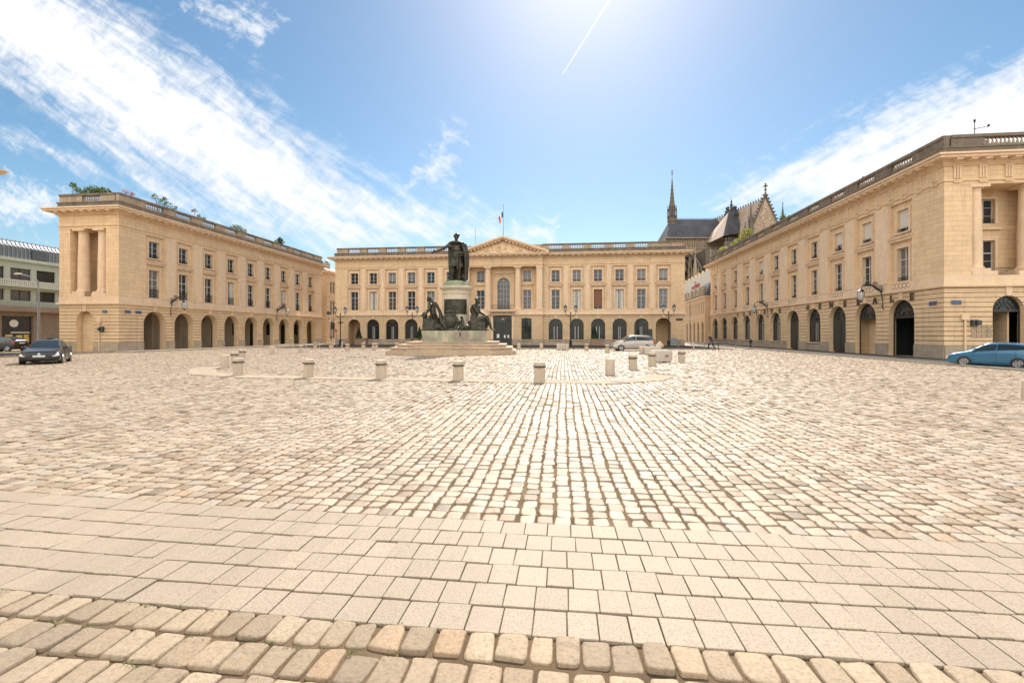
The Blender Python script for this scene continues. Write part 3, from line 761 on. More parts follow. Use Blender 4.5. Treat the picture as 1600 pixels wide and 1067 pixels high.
for c in (2.28, 9.54):
    f = MB(); f.box(-.77, -.69, 0, .08, 0, 3.2).box(.69, .77, 0, .08, 0, 3.2).box(-.69, .69, 0, .08, 0, .08).box(-.69, .69, 0, .08, 3.12, 3.2).box(-.03, .03, 0, .07, .08, 3.12)
    for k in range(1, 6):
        for a, b in ((-.69, -.03), (.03, .69)): f.box(a, b, .01, .06, k*.52, k*.52+.03)
    fo = f.build('grilled_window', 'iron', CB, mtx=T4(TP, c, .25, .93)); MB().box(-.7, .7, .07, .08, .05, 3.15).build('pane', 'glass', fo)
# pediment
p = MB(TP); a = -.98; b = PL+.98; m_ = (a+b)/2; zb, zt_ = 13.93, 16.55
p.prism([(a+.9, zb), (b-.9, zb), (m_, zt_-.55)], -.02, 1.6); p.build('tympanum', 'ashlar', CB)
p = MB(TP)
for s, e in ((a, m_), (b, m_)):
    for (o0, o1, yy) in ((.0, .28, -.95), (-.2, -.002, -.7)):
        q = [(s, zb+o0+.002), (e, zt_-.32+o0), (e, zt_-.32+o1), (s, zb+o1)] if o0 >= 0 else [(s+(.5 if s < e else -.5), zb+.01), (e, zt_-.32+o0), (e, zt_-.322), (s+(.1 if s < e else -.1), zb+.045)]
        p.prism(q if s < e else q[::-1], yy, 1.9)
    nn = 13
    for k in range(1, nn):
        t = k/nn; x = s+(e-s)*t; z = zb+(zt_-.32-zb)*t
        if .8 < k < nn-.5: p.box(x-.16, x+.16, -.62, -.03, z-.36, z-.21)
p.build('raking_cornice', 'trim', CB)
mb = MB(TP); mutules(mb, PL); mb.build('mutules', 'trim', CB)
rel_ = MB(TP)
for k in range(170):
    x = random.gauss(0, 2.1); hmax = 2.0*(1-abs(x)/5.3)
    if hmax < .25: continue
    z = zb+.12+random.random()*(hmax-.25)*.85; s = random.uniform(.1, .3)
    rel_.ell((m_+x, -.06, z), (s*random.uniform(.6, 1.3), .12, s*random.uniform(.6, 1.2)), 7, 5)
rel_.ell((m_, -.1, zb+1.0), (.42, .18, .55)); rel_.ell((m_, -.14, zb+1.65), (.2, .15, .2))
smooth_angle(rel_.build('carved_relief', 'trim', CB), 80)

# ------------------------------------------------------------------ RIGHT building
RB = thing('bank_building', 'stone bank building on the right with dark arched doors and bronze lettering', 'building', (26, 34.39, 0), 0, 'matching stone buildings around the square')
RL = 84.3-34.39; TRt = rel(RB, TR(26, 84.3, RM90))
ry = [38.0, 42.15, 46.2, 50.35, 54.55, 58.8, 63.15, 67.6, 72.1, 76.65, 81.0]
rs = [84.3-y*1.0105 for y in ry]
kinds = ['open', 'open', 'door', 'g', 'door', 'g', 'g', 'g', 'g', 'g', 'g']
rops = []
for s, k in zip(rs, kinds):
    rops.append((s-1.35, s+1.35, .02 if k in ('open', 'door') else .95-.02, 4.45, True))
cornice(RB, (0, 7.9, 0, RL), zt=.36)
ground(RB, TRt, RL, rops, zt=.36, t=.55, topz=4.6)
def pr(i): return (wr_low if i % 3 else wr_cur), ([wr_b1, wr_b1, wr_b2, wr_a, wr_a, wr_a, wr_b2, wr_b1, wr_a, wr_b1, wr_b1][i])
upper(RB, TRt, RL, rs, zt=.36, protos=pr, pw=1.15)
for s, k in zip(rs, kinds):
    if k == 'g': use(rg, RB, T4(TRt, s, .35, .93))
    elif k == 'door': use(rd, RB, T4(TRt, s, .4, .17))
    else: use(ro, RB, T4(TRt, s, .35, .07))
mb = MB(TRt); mutules(mb, RL); triglyphs(mb, RL); TRE = rel(RB, TR(26, 34.39)); m2 = MB(TRE); mutules(m2, 7.9); triglyphs(m2, 7.9)
n0 = len(mb.v); mb.v = mb.v+m2.v; mb.f += [tuple(i+n0 for i in f) for f in m2.f]; mb.build('mutules_and_triglyphs', 'trim', RB)
parapet(RB, TRt, RL, rs, ends=(0, 0), w=2.2, mats=('weathered', 'weathered'))
TRE2 = rel(RB, TR(26.45, 34.39)); parapet(RB, TRE2, 7.4, [3.7], w=3.3, mats=('weathered', 'weathered'))
end_face(RB, TRE, 7.9, (1.75, 6.15), (2.25, 5.65), (3.0, 4.94, .02, 4.4, True), .36, 'arch', wins=(3.95,))
use(wr_low, RB, T4(TRE, 3.95, 1.9, 5.86)); use(wr_a, RB, T4(TRE, 3.95, 1.9, 9.65))
sr = arch_proto(1.94, 4.3, 'open', 'iron'); sr.parent = RB; sr.matrix_local = T4(TRE, 3.97, .3, .06)
w = MB(TRt)
w.box(rs[1]-1.8, rs[1]+1.5, 1.25, 1.35, 0, 4.9); w.box(rs[1]+1.5, rs[1]+1.6, .58, 4.5, 0, 4.9); w.box(rs[1]-1.9, rs[1]-1.8, .58, 4.5, 0, 4.9)
w.box(rs[0]-3, RL-.7, 4.5, 4.6, 0, 4.9); w.build('passage_wall', 'rustic', RB)
w = MB(TRt); w.box(rs[1]-1.8, RL-.6, .3, 7.8, -.02, .05); w.build('passage_floor', 'kerb', RB)
w = MB(TRt); w.box(rs[0]-2.2, RL-2.6, 2.4, 2.5, .05, 4.9); w.box(RL-2.7, RL-2.6, 2.5, 7.8, .05, 4.9).box(rs[1]+1.6, rs[1]+1.7, .58, 4.4, .05, 4.9); w.build('passage_shade_panels', 'darkdoor', RB)  # dark panels added to paint the shade inside the open passage
w = MB(TRt); w.box(rs[0]-.5, rs[0]+.3, 4.2, 4.49, .06, 2.2); w.box(rs[0]-.2, rs[0]+.1, 4.15, 4.2, 1.0, 2.0); w.build('service_door', 'darkdoor', RB)
w = MB(TRt)
for s, k in zip(rs, kinds):
    if k == 'g': w.box(s-.55, s+.55, -.06, -.032, .2, .68)
w.build('cellar_grille', 'iron', RB)
# pierced entrelac panels under the windows
w = MB(TRt)
for s in rs:
    for j in range(5):
        cx = s-.8+.4*j; w.tube([(cx+.2*math.cos(t), -.035, 5.52+.2*math.sin(t)) for t in [2*PI*q/12 for q in range(13)]], .028, 4)
w.build('entrelac_panels', 'weatheredlight', RB)
w = MB(TRt); w.quad((0, 0, 0), (0, 7.9, 0), (0, 7.9, 12), (0, 0, 12)); w.quad((0, 7.9, 0), (RL, 7.9, 0), (RL, 7.9, 12), (0, 7.9, 12)); w.build('rear_walls', 'ashlar', RB)
w = MB(TRE); w.quad((7.9, 0, 0), (7.9, RL, 0), (7.9, RL, 12), (7.9, 0, 12)); w.build('side_wall', 'ashlar', RB)
w = MB(TRE); w.add([(4.2, 3, 14.6), (12, 3, 14.6), (12, 13, 14.6), (4.2, 13, 14.6), (7.4, 6, 17.0), (12, 6, 17.0), (12, 10, 17.0), (7.4, 10, 17.0)], [(0, 1, 5, 4), (0, 4, 7, 3), (4, 5, 6, 7), (3, 7, 6, 2), (1, 2, 6, 5)]); w.build('slate_roof', 'slate', RB)
# lettering, one mesh per letter
def letter(ch, size, ext):
    cu = bpy.data.curves.new('letter', 'FONT'); cu.body = ch; cu.size = size; cu.extrude = ext; cu.offset = .004; cu.align_x = 'CENTER'
    t = bpy.data.objects.new('t', cu); COL.objects.link(t); dg = bpy.context.evaluated_depsgraph_get()
    me = bpy.data.meshes.new_from_object(t.evaluated_get(dg)); bpy.data.objects.remove(t); return me
def put_letter(ch, root, T, x, z, size=.66, y=-.09, mat='letter', name='sign_letter', serif=True):
    me = letter(ch, size, .03); me.materials.clear(); me.materials.append(MT[mat])
    if serif:
        bm = bmesh.new(); bm.from_mesh(me)
        xs = [v.co.x for v in bm.verts]; a, b = min(xs), max(xs); h = size*.69; t = .045*size/.66
        pos = {'I': [(0, 0), (0, h)], 'T': [(0, 0), (a, h*.86), (b, h*.86)], 'N': [(a+.03, 0), (a+.03, h), (b-.03, h)], 'A': [(a+.02, 0), (b-.02, 0)], 'R': [(a+.04, 0), (b-.02, 0), (a+.04, h)],
               'L': [(a+.04, 0), (a+.04, h), (b, t*1.5)], 'E': [(a+.04, 0), (a+.04, h), (b, h-t*1.5), (b, t*1.5)], 'S': [(b-.02, h-.09), (a+.02, .09)], 'C': [(b-.02, h-.1), (b-.02, .1)], 'G': [(b-.02, h-.1), (b-.0, h*.42)]}.get(ch, [])
        for px, pz in pos:
            wv = (.1, .02) if pz in (0, h) else (.022, .08)
            M_ = Matrix.Translation((px, pz, 0)) @ Matrix.Diagonal((wv[0]*2*size/.66, wv[1]*2*size/.66, .058, 1))
            bmesh.ops.create_cube(bm, size=1, matrix=M_)
        bm.to_mesh(me); bm.free()
    o = bpy.data.objects.new(name, me); COL.objects.link(o); o.parent = root
    o.matrix_local = T4(T, x, y, z) @ Matrix.Rotation(PI/2, 4, 'X'); return o
for ch, y in zip('SOCIETE', (71.4, 69.1, 66.9, 64.7, 62.3, 60.25, 58.1)): put_letter(ch, RB, TRt, 84.3-y, 4.34, .72)
for ch, y in zip('GENERALE', (51.8, 49.5, 47.5, 45.35, 43.4, 41.25, 39.3, 37.2)): put_letter(ch, RB, TRt, 84.3-y, 4.34, .72)
for y in (64.7,): 
    a = MB(TRt); a.tube([(84.3-62.3-.05, -.09, 4.9), (84.3-62.3+.12, -.09, 5.0)], .03, 4); a.build('sign_letter', 'letter', RB)

# corner block south of the left building: only its cornice tip reaches into the picture
SB = thing('corner_building', 'stone building at the left edge whose cornice tip shows against the sky', 'building', (-42.1, 28.6, 0), 0, 'matching stone buildings around the square')
cornice(SB, (-7, 0, -22, 0)); TS = TR(0, -22, R90); so_ = [2.5+3.8*i for i in range(5)]
ground(SB, TS, 22, [(c-1.05, c+1.05, .02, 4.03, True) for c in so_], t=.7)
upper(SB, TS, 22, so_, protos=pl)
w = MB(TS); w.box(.1, 21.9, 3.4, 3.5, 0, 4.59); w.quad((22, 0, 0), (22, 0, 12), (22, 7, 12), (22, 7, 0)); w.quad((0, 0, 0), (0, 7, 0), (0, 7, 12), (0, 0, 12)); w.box(21.8, 21.9, .5, 3.39, 0, 4.59); w.build('rear_walls', 'ashlar', SB)
parapet(SB, TS, 22, so_)

# row of houses in the street left of the pedimented building
NB = thing('street_house', 'plain stone town house in the side street left of the pedimented building', 'house', (-43.3, 79.5, 0))
w = MB(R90); ops = []
for i in range(9):
    c = 2.2+3.4*i
    for za, zb in ((.9, 3.6), (5.4, 8.0), (9.4, 11.6)): ops += [(c-.85, c-.05, za, zb, False), (c+.15, c+.95, za, zb, False)]
wall(w, 0, 32, 0, 4.5, [o for o in ops if o[3] < 4.4], 0, .3); wall(w, 0, 32, 4.5, 8.8, [o for o in ops if 4.5 < o[3] < 8.8], 0, .3); wall(w, 0, 32, 8.8, 12.9, [o for o in ops if o[3] > 8.8], 0, .3)
w.quad((0, 0, 0), (0, 0, 12.9), (0, 9, 12.9), (0, 9, 0)); w.build('wall', 'ashlar', NB)
w = MB(R90); w.box(-.1, 32, -.12, .1, 4.45, 4.65).box(-.1, 32, -.12, .1, 8.75, 8.95).box(-.4, 32, -.5, 9, 12.9, 13.15).box(-.6, 32, -.75, 9, 13.15, 13.4); w.build('cornice', 'trim', NB)
w = MB(R90); w.add([(-.3, -.4, 13.4), (32, -.4, 13.4), (32, 9, 13.4), (-.3, 9, 13.4), (-.3, 4, 15.2), (32, 4, 15.2)], [(0, 1, 5, 4), (4, 5, 2, 3), (0, 4, 3), (1, 2, 5)]); w.build('roof', 'slate', NB)
for x in (1.5, 4.0):
    w = MB(R90); w.box(x, x+1.3, 2.2, 2.9, 13.9, 15.6); c = w.build('chimney', 'weatheredlight', NB)
    w = MB(R90)
    for k in range(3): w.frustum((x+.25+.4*k, 2.55, 15.6), [(.1, 0), (.1, .4), (.2, .42), (.02, .6)], 8)
    w.build('chimney_cap', 'zinc', c)
for o in ops:
    if o[0] > 12: continue
    f = MB(); ww_, hh = .8, o[3]-o[2]
    f.box(-.4, -.34, 0, .06, 0, hh).box(.34, .4, 0, .06, 0, hh).box(-.34, .34, 0, .06, 0, .06).box(-.34, .34, 0, .06, hh-.06, hh).box(-.34, .34, .01, .05, hh*.62, hh*.62+.05)
    fo = f.build('window', 'frame', NB, mtx=R90 @ Matrix.Translation(((o[0]+o[1])/2, .2, o[2]))); MB().box(-.36, .36, .045, .055, .03, hh-.03).build('pane', 'glass', fo)

# mansard house with the red sign, right of the pedimented building
MTX = Matrix.Rotation(-PI/2-R(3.5), 4, 'Z')
MH = thing('mansard_house', 'ochre house with slate mansard roof and a pale wall with red sign above', 'house', (27.6, 123, 0))
MH.matrix_world = Matrix.Translation((27.6, 123, 0)) @ MTX
MT['ochre'] = stone_mat('ochre_render', (.56, .40, .25), (.62, .46, .30), (.35, .26, .18), blocks=False)
MT['redsign'] = plain('red_sign_paint', (.42, .035, .03), .5, var=.1)
MT['paleplaster'] = plain('pale_plaster', (.62, .58, .51), .9, .2, var=.06, scale=.8)
w = MB(); ops = []
for i in range(11):
    c = 1.6+3.45*i; ops.append((c-.95, c+.95, .15, 4.1, True))
    for q in (-.85, .85): ops.append((c+q-.42, c+q+.42, 5.5, 7.6, False))
wall(w, 0, 38, 0, 4.8, [o for o in ops if o[4]], 0, .4); wall(w, 0, 38, 4.8, 8.4, [o for o in ops if not o[4]], 0, .25); w.quad((38, 0, 0), (38, 8, 0), (38, 8, 8.4), (38, 0, 8.4)); w.build('wall', 'ochre', MH)
w = MB(); w.box(-.1, 38.1, -.1, .1, 4.75, 4.95).box(-.2, 38.2, -.3, 8, 8.4, 8.65); w.build('cornice', 'trim', MH)
w = MB(); w.add([(0, -.1, 8.65), (38, -.1, 8.65), (38, 8, 8.65), (0, 8, 8.65), (0, .9, 11.0), (38, .9, 11.0), (38, 8, 11.0), (0, 8, 11.0)], [(0, 1, 5, 4), (4, 5, 6, 7), (1, 2, 6, 5), (0, 4, 7, 3)]); rf = w.build('mansard_roof', 'slate', MH)
w = MB()
for i in range(11):
    c = 1.6+3.45*i; w.frustum((c, .1, 9.8), [(.62, -.95), (.62, .3), (.5, .6), (.3, .8), (.05, .86)], 14)
w.build('dormers', 'weatheredlight', rf)
w = MB()
for i in range(11):
    c = 1.6+3.45*i; w.prism([(c+.36*math.cos(t), 9.75+.46*math.sin(t)) for t in [2*PI*j/14 for j in range(14)]], -.56, -.5)
w.build('dormer_glass', 'glass', rf)
w = MB()
for i in range(10):
    c = 3.3+3.45*i; w.add([(c-.35, .08, 9.5), (c+.35, .08, 9.5), (c+.35, .48, 10.4), (c-.35, .48, 10.4)], [(0, 1, 2, 3)])
w.build('roof_light', 'glasscurtain', rf)
w = MB(); w.box(-.2, 38, 2.4, 2.8, 11.0, 14.1); w.build('sign_wall', 'paleplaster', MH)
w = MB()
for i in range(0, 11): w.box(1.6+3.45*i-.25, 1.6+3.45*i+.25, 3.0, 3.5, 14.1, 15.1)
w.build('brick_chimneys', 'ochre', MH)
for k, (ch, sx) in enumerate((('o', 0), ('c', 1.95), ('h', 3.65), ('o', 5.7))):
    me = letter(ch, 2.2, .06); me.materials.clear(); me.materials.append(MT['redsign']); o = bpy.data.objects.new('sign_letter', me); COL.objects.link(o); o.parent = MH
    o.matrix_local = Matrix.Translation((16.8+sx, 2.32, 11.45+.06*k)) @ Matrix.Rotation(PI/2, 4, 'X') @ Matrix.Rotation(.06, 4, 'Z') @ Matrix.Diagonal((1.55, 1, 1, 1))
w = MB(); w.box(18.6, 19.1, 2.26, 2.38, 13.05, 13.25); w.build('sign_letter', 'redsign', MH)
for o in ops:
    f = MB(); cx = (o[0]+o[1])/2
    if o[4]:
        A = arc(0, .9, 2.95, 10); f.prism([(-.9, 0)]+A[::-1]+[(.9, 0)], .05, .1); fo = f.build('arch_door', 'darkdoor', MH, mtx=Matrix.Translation((cx, .2, .17)))
        MB().box(-.7, .7, .03, .045, 2.2, 2.28).build('transom', 'frame', fo)
    else:
        hh = 2.1; f.box(-.42, -.35, 0, .06, 0, hh).box(.35, .42, 0, .06, 0, hh).box(-.03, .03, 0, .06, 0, hh).box(-.35, -.03, 0, .05, hh*.65, hh*.65+.05).box(.03, .35, 0, .05, hh*.65, hh*.65+.05)
        fo = f.build('window', 'frame', MH, mtx=Matrix.Translation((cx, .15, 5.5))); MB().box(-.38, .38, .045, .055, .0, hh).build('pane', 'glass', fo)
w = MB()
for c in (5.0, 12.0, 19.0, 25.9): w.tube([(c, -.12, 8.3), (c, -.12, .1)], .06, 6)
w.build('drainpipe', 'zinc', MH)

# modern block far left
MT['greenrender'] = stone_mat('pale_green_render', (.42, .45, .36), (.48, .51, .42), (.25, .27, .22), blocks=False)
MT['shopstone'] = stone_mat('brown_shop_stone', (.22, .16, .115), (.28, .21, .15), (.13, .1, .075), (1, .5))
MD = thing('shop_building', 'pale green building with ribbon windows, a ribbed dark roof storey and a brown shopfront', 'building', (-73.5, 40, 0))
T = R90
w = MB(T); ops = []
for i in range(7):
    c = 2.0+3.05*i; ops += [(c-1.2, c+1.2, 9.1, 10.7, False), (c-1.2, c+1.2, 6.3, 7.75, False)]
wall(w, 0, 23.5, 5.5, 8.3, [o for o in ops if o[3] < 8], 0, .3); wall(w, 0, 23.5, 8.3, 11.6, [o for o in ops if o[3] > 8], 0, .3)
w.quad((23.5, 0, 0), (23.5, 10, 0), (23.5, 10, 11.6), (23.5, 0, 11.6)); w.quad((0, 0, 0), (0, 0, 11.6), (0, 10, 11.6), (0, 10, 0)); w.build('wall', 'greenrender', MD)
w = MB(T); w.box(-.2, 23.7, -.45, 10, 11.6, 12.0).box(-.1, 23.6, -.9, -.0, 8.1, 8.28); w.build('cornice', 'greenrender', MD)
w = MB(T)
for i in range(95): w.box(.2+.245*i, .3+.245*i, -.7, -.6, 8.28, 8.95)
w.box(0, 23.5, -.75, -.55, 8.95, 9.05); w.build('balcony_balustrade', 'paleplaster', MD)
w = MB(T); w.add([(0, .3, 12), (22.6, .3, 12), (22.6, 8, 12), (0, 8, 12), (0, .3, 13.6), (22.6, .3, 13.6), (22.6, 1.2, 14.5), (0, 1.2, 14.5), (22.6, 8, 14.5), (0, 8, 14.5)], [(0, 1, 5, 4), (4, 5, 6, 7), (7, 6, 8, 9), (1, 2, 8, 6, 5), (0, 4, 7, 9, 3)])
for i in range(46): w.tube([(.2+.49*i, .22, 12.02), (.2+.49*i, .22, 13.65), (.2+.49*i, .55, 14.25), (.2+.49*i, 1.2, 14.55)], .07, 4)
w.build('ribbed_roof_storey', 'zinc', MD)
w = MB(T); w.box(15.6, 17.4, .05, .2, 12.2, 13.4); w.build('roof_window', 'glasscurtain', MD)
for o in ops:
    f = MB(); hh = o[3]-o[2]; f.box(-1.2, -1.12, 0, .06, 0, hh).box(1.12, 1.2, 0, .06, 0, hh).box(-.03, .03, 0, .06, 0, hh).box(-1.12, -.03, 0, .05, 0, .06).box(.03, 1.12, 0, .05, 0, .06)
    fo = f.build('window', 'iron', MD, mtx=T @ Matrix.Translation(((o[0]+o[1])/2, .2, o[2]))); MB().box(-1.15, 1.15, .045, .055, .0, hh).build('pane', 'glasscurtain' if int(o[0]) % 2 else 'glass', fo)
w = MB(T); wall(w, 0, 23.5, 0, 4.8, [(2.5, 6.5, .4, 4.1, False), (12.0, 15.6, .3, 4.2, False), (20, 22.5, .3, 4.0, False)], -.1, .4); w.box(-.2, 23.7, -1.0, .3, 4.8, 5.5); w.build('shopfront', 'shopstone', MD)
MB(T).box(2.5, 6.5, .25, .29, .4, 4.1).build('shop_window', 'glass', MD); MB(T).box(20, 22.5, .25, .29, .3, 4).build('shop_window', 'glass', MD); sg = MB(T).box(12, 15.6, .25, .29, .3, 4.2).build('shop_window', 'glass', MD)
w = MB(T); w.frustum((13.6, 0, 0), [(.001, 0), (.001, 0)], 3) if False else None
w = MB(T); w.prism([(13.5+.5*math.cos(t), 3.2+.5*math.sin(t)) for t in [2*PI*j/18 for j in range(18)]], .12, .2); w.build('round_shop_sign', 'paleplaster', sg)
MT['poster'] = plain('yellow_poster', (.55, .38, .08), .6, var=.5, scale=3)
w = MB(T); w.box(12.6, 13.4, .2, .24, .5, 1.7).box(13.8, 14.5, .2, .24, .5, 1.6).box(14.7, 15.3, .2, .24, .5, 1.7); w.build('posters', 'poster', sg)
w = MB(T); w.box(13.2, 15.4, .2, .24, 1.9, 2.05); w.build('shelf', 'paleplaster', sg)

# ------------------------------------------------------------------ cathedral (local x = to the right, y = away)
CA = thing('gothic_cathedral', 'gothic cathedral rising behind the roofs with a thin spire, dark lead roof and pinnacled gable', 'cathedral')
DD = 220
CA.matrix_world = Matrix.Rotation(YAW, 4, 'Z') @ Matrix.Translation((90, DD, 0))
def sh(mb, k=1): mb.v = [(x*k-90, y-DD, 1.8+(z-1.8)*k) for x, y, z in mb.v]; return mb
MT['gothic'] = stone_mat('old_gothic_stone', (.30, .235, .165), (.42, .33, .235), (.10, .085, .07), (1.5, .6), stain_amt=.85)
MT['gothicdark'] = stone_mat('sooty_gothic_stone', (.11, .092, .075), (.18, .15, .12), (.05, .044, .038), blocks=False, stain_amt=.8)
def lead():
    M = Mat('weathered_lead_roof', .65, .25)
    n = M.noise(.25, 6, .6, sc=(1, 1, .25)); n2 = M.noise(1.5, 4, .6, sc=(1, 1, .1))
    c = M.ramp(n, [(.3, (.045, .047, .055)), (.7, (.095, .097, .105))]); c = M.mix(1, c, M.ramp(n2, [(.3, (.75,)*3), (.7, (1.2,)*3)]), 'MULTIPLY')
    M.color(c); return M.m
MT['lead'] = lead()
MT['tile'] = plain('pinkish_tile_and_painted_sun', (.42, .32, .26), .8, var=.2, scale=.6)  # roof tile colour, also painted sunlight on the lead hip
w = MB(); w.add([(72, 212, 46.5), (106, 212, 46.5), (106, 228, 46.5), (72, 228, 46.5), (76.5, 220, 57), (106, 220, 57)], [(0, 1, 5, 4), (0, 4, 3), (3, 4, 5, 2), (1, 2, 5)])
for i in range(16): w.box(72.3+2.1*i-.05, 72.3+2.1*i+.05, 211.9, 212.05, 46.5, 46.9)
sh(w).build('choir_roof', 'lead', CA)
w = MB(); 
for i in range(56): x = 80+.45*i; w.box(x, x+.12, 219.9, 220.1, 57, 57.7)
sh(w).build('ridge_crest', 'lead', CA)
w = MB()
w.frustum((77.4, 220, 50), [(2.3, 0), (2.1, 5.5), (2.4, 6), (1.9, 8), (2.5, 8.3), (1.6, 8.5), (1.5, 12.5), (1.75, 13), (1.15, 15), (.75, 19), (.12, 27), (.1, 29)], 8)
for i in range(8):
    a = 2*PI*i/8; cx, cy = 77.4+2.1*math.cos(a), 220+2.1*math.sin(a)
    w.frustum((cx, cy, 57), [(.3, 0), (.25, 4), (.34, 4.2), (.03, 6.6)], 5); w.tube([(cx, cy, 60), (77.4+1.2*math.cos(a), 220+1.2*math.sin(a), 63.5)], .14, 4)
    for k in range(6): w.ell((77.4+(1.1-.17*k)*math.cos(a), 220+(1.1-.17*k)*math.sin(a), 65.5+k*1.9), (.16, .16, .2), 5, 3)
w.ell((77.4, 220, 79.2), (.45, .45, .4), 6, 4); w.box(77.3, 77.5, 219.9, 220.1, 79, 81); w.box(76.9, 77.9, 219.95, 220.05, 80.2, 80.45)
sh(w).build('spire', 'gothicdark', CA)
# clerestory with balustrade arcade
w = MB(); ops = [(73+3.6*i, 75.2+3.6*i, 22, 39.5, True) for i in range(9)]
T0 = Matrix.Translation((0, 212, 0)); w.T = T0; wall(w, 71.5, 106, 0, 45.0, ops, 0, .9)
w.T = None; w.box(71.2, 106, 211.6, 212, 41.2, 41.8).box(71.2, 106, 211.5, 212, 46.2, 46.6)
w.quad((71.5, 212, 0), (71.5, 212, 46.5), (71.5, 228, 46.5), (71.5, 228, 0))
for i in range(44): x = 71.4+.8*i; w.box(x, x+.28, 211.6, 211.9, 41.8, 45.2); w.add([(x+.14, 211.6, 46.1), (x, 211.6, 45.2), (x+.28, 211.6, 45.2), (x+.14, 211.9, 46.1), (x, 211.9, 45.2), (x+.28, 211.9, 45.2)], [(0, 1, 2), (3, 5, 4), (0, 3, 4, 1), (0, 2, 5, 3)])
sh(w).build('clerestory', 'gothic', CA)
w = MB(); w.box(71.8, 106, 212.8, 213, 15, 42); sh(w).build('clerestory_glass', 'glass', CA)
# buttress towers, flying arches
bt = MB(); fl = MB()
def pinn(mb, x, y, z, h, s):
    mb.box(x-s, x+s, y-s, y+s, z, z+h*.45)
    mb.box(x-s*1.25, x+s*1.25, y-s*1.25, y+s*1.25, z+h*.45, z+h*.48)
    for sx in (-1, 1):
        for sy in (-1, 1): mb.frustum((x+sx*s*.95, y+sy*s*.95, z+h*.48), [(s*.22, 0), (s*.2, h*.1), (.02, h*.22)], 4)
    mb.frustum((x, y, z+h*.48), [(s*1.05, 0), (s*.12, h*.46), (s*.34, h*.48), (.02, h*.55)], 4, PI/4)
    for k in range(4):
        for q in range(4): a = PI/4+q*PI/2; r = s*1.05*(1-k/4.6); mb.ell((x+r*math.cos(a), y+r*math.sin(a), z+h*(.5+.1*k)), (s*.16, s*.16, s*.2), 4, 3)
for i, x in enumerate((72.5, 80.3, 87.6, 95, 102.5)):
    pinn(bt, x, 196, 18, 24, 1.15); bt.box(x-1.5, x+1.5, 195, 198.5, 0, 24)
    pinn(bt, x-2.2, 203.5, 20, 15, .6); pinn(bt, x, 203, 15, 22, .9)
    for z0, z1 in ((24, 33), (31, 40)):
        P = [(x, 196+16*t, z0+(z1-z0)*(1-(1-t)**2)) for t in [j/8 for j in range(9)]]
        for p, q in zip(P[:-1], P[1:]): fl.add([(p[0]-.4, p[1], p[2]), (p[0]+.4, p[1], p[2]), (q[0]+.4, q[1], q[2]), (q[0]-.4, q[1], q[2]), (p[0]-.4, p[1], p[2]+1.6), (p[0]+.4, p[1], p[2]+1.6), (q[0]+.4, q[1], q[2]+1.6), (q[0]-.4, q[1], q[2]+1.6)], [(0, 3, 2, 1), (4, 5, 6, 7), (0, 1, 5, 4), (2, 3, 7, 6), (1, 2, 6, 5), (0, 4, 7, 3)])
# arches seen sideways around the apse
for cx, cz, r in ((82.2, 27, 5.2), (94.0, 26, 5.0), (82.2, 34, 4.2), (93.5, 34, 4.6)):
    P = [(cx+r*math.cos(a), 207, cz+r*math.sin(a)*1.25) for a in [PI*j/12 for j in range(13)]]
    fl.tube(P, .42, 5); P = [(cx+r*.72*math.cos(a), 207.2, cz+r*.72*math.sin(a)*1.25) for a in [PI*j/12 for j in range(13)]]; fl.tube(P, .2, 4)
sh(bt, .9).build('buttress_pinnacles', 'gothic', CA); sh(fl, .93).build('flying_buttresses', 'gothicdark', CA)
w = MB(); w.box(76, 108, 206, 211.5, 0, 23).box(76, 110, 199, 206, 0, 17); sh(w, .95).build('ambulatory', 'gothicdark', CA)
# crossing roof (hipped cone) and lantern cluster
w = MB(); w.add([(92.8, 200, 44.7), (104.7, 205, 47.5), (106, 217, 50), (92, 217, 46), (98.9, 208, 57.2), (102.5, 209, 57.6)], [(0, 1, 5, 4), (1, 2, 5), (2, 3, 4, 5)])
sh(w).build('transept_hip_roof', 'lead', CA)
w = MB(); w.add([(89.7, 207, 43.2), (92.8, 200, 44.7), (98.9, 208, 57.2), (92, 217, 46)], [(0, 1, 2), (0, 2, 3)])
sh(w).build('painted_sun_hip_face', 'tile', CA)  # paler colour paints the sunlight on this side of the lead hip
w = MB(); w.box(90, 113, 199, 214, 0, 41).box(98.6, 113.5, 198.2, 199.4, 41, 44.6)
for i in range(12): w.box(99+1.2*i, 99.4+1.2*i, 198.2, 198.5, 44.6, 46.4)
sh(w, .94).build('transept_wall', 'gothicdark', CA)
w = MB()
w.frustum((106.5, 211, 58.5), [(3.6, 0), (3.2, 1.6), (2.2, 3.2), (1.2, 4.0)], 8)
for i in range(9):
    a = 2*PI*i/9; w.ell((106.5+2.0*math.cos(a), 211+2*math.sin(a), 62.6), (.55, .55, .9), 5, 4); w.ell((106.5+2.5*math.cos(a), 211+2.5*math.sin(a), 61.2), (.6, .6, .5), 5, 3)
w.frustum((106.5, 211, 62), [(1.1, 0), (.5, 1.6), (.8, 2.2), (.2, 3), (.5, 3.4), (.05, 5.2)], 6)
sh(w, .955).build('crossing_finial', 'lead', CA)
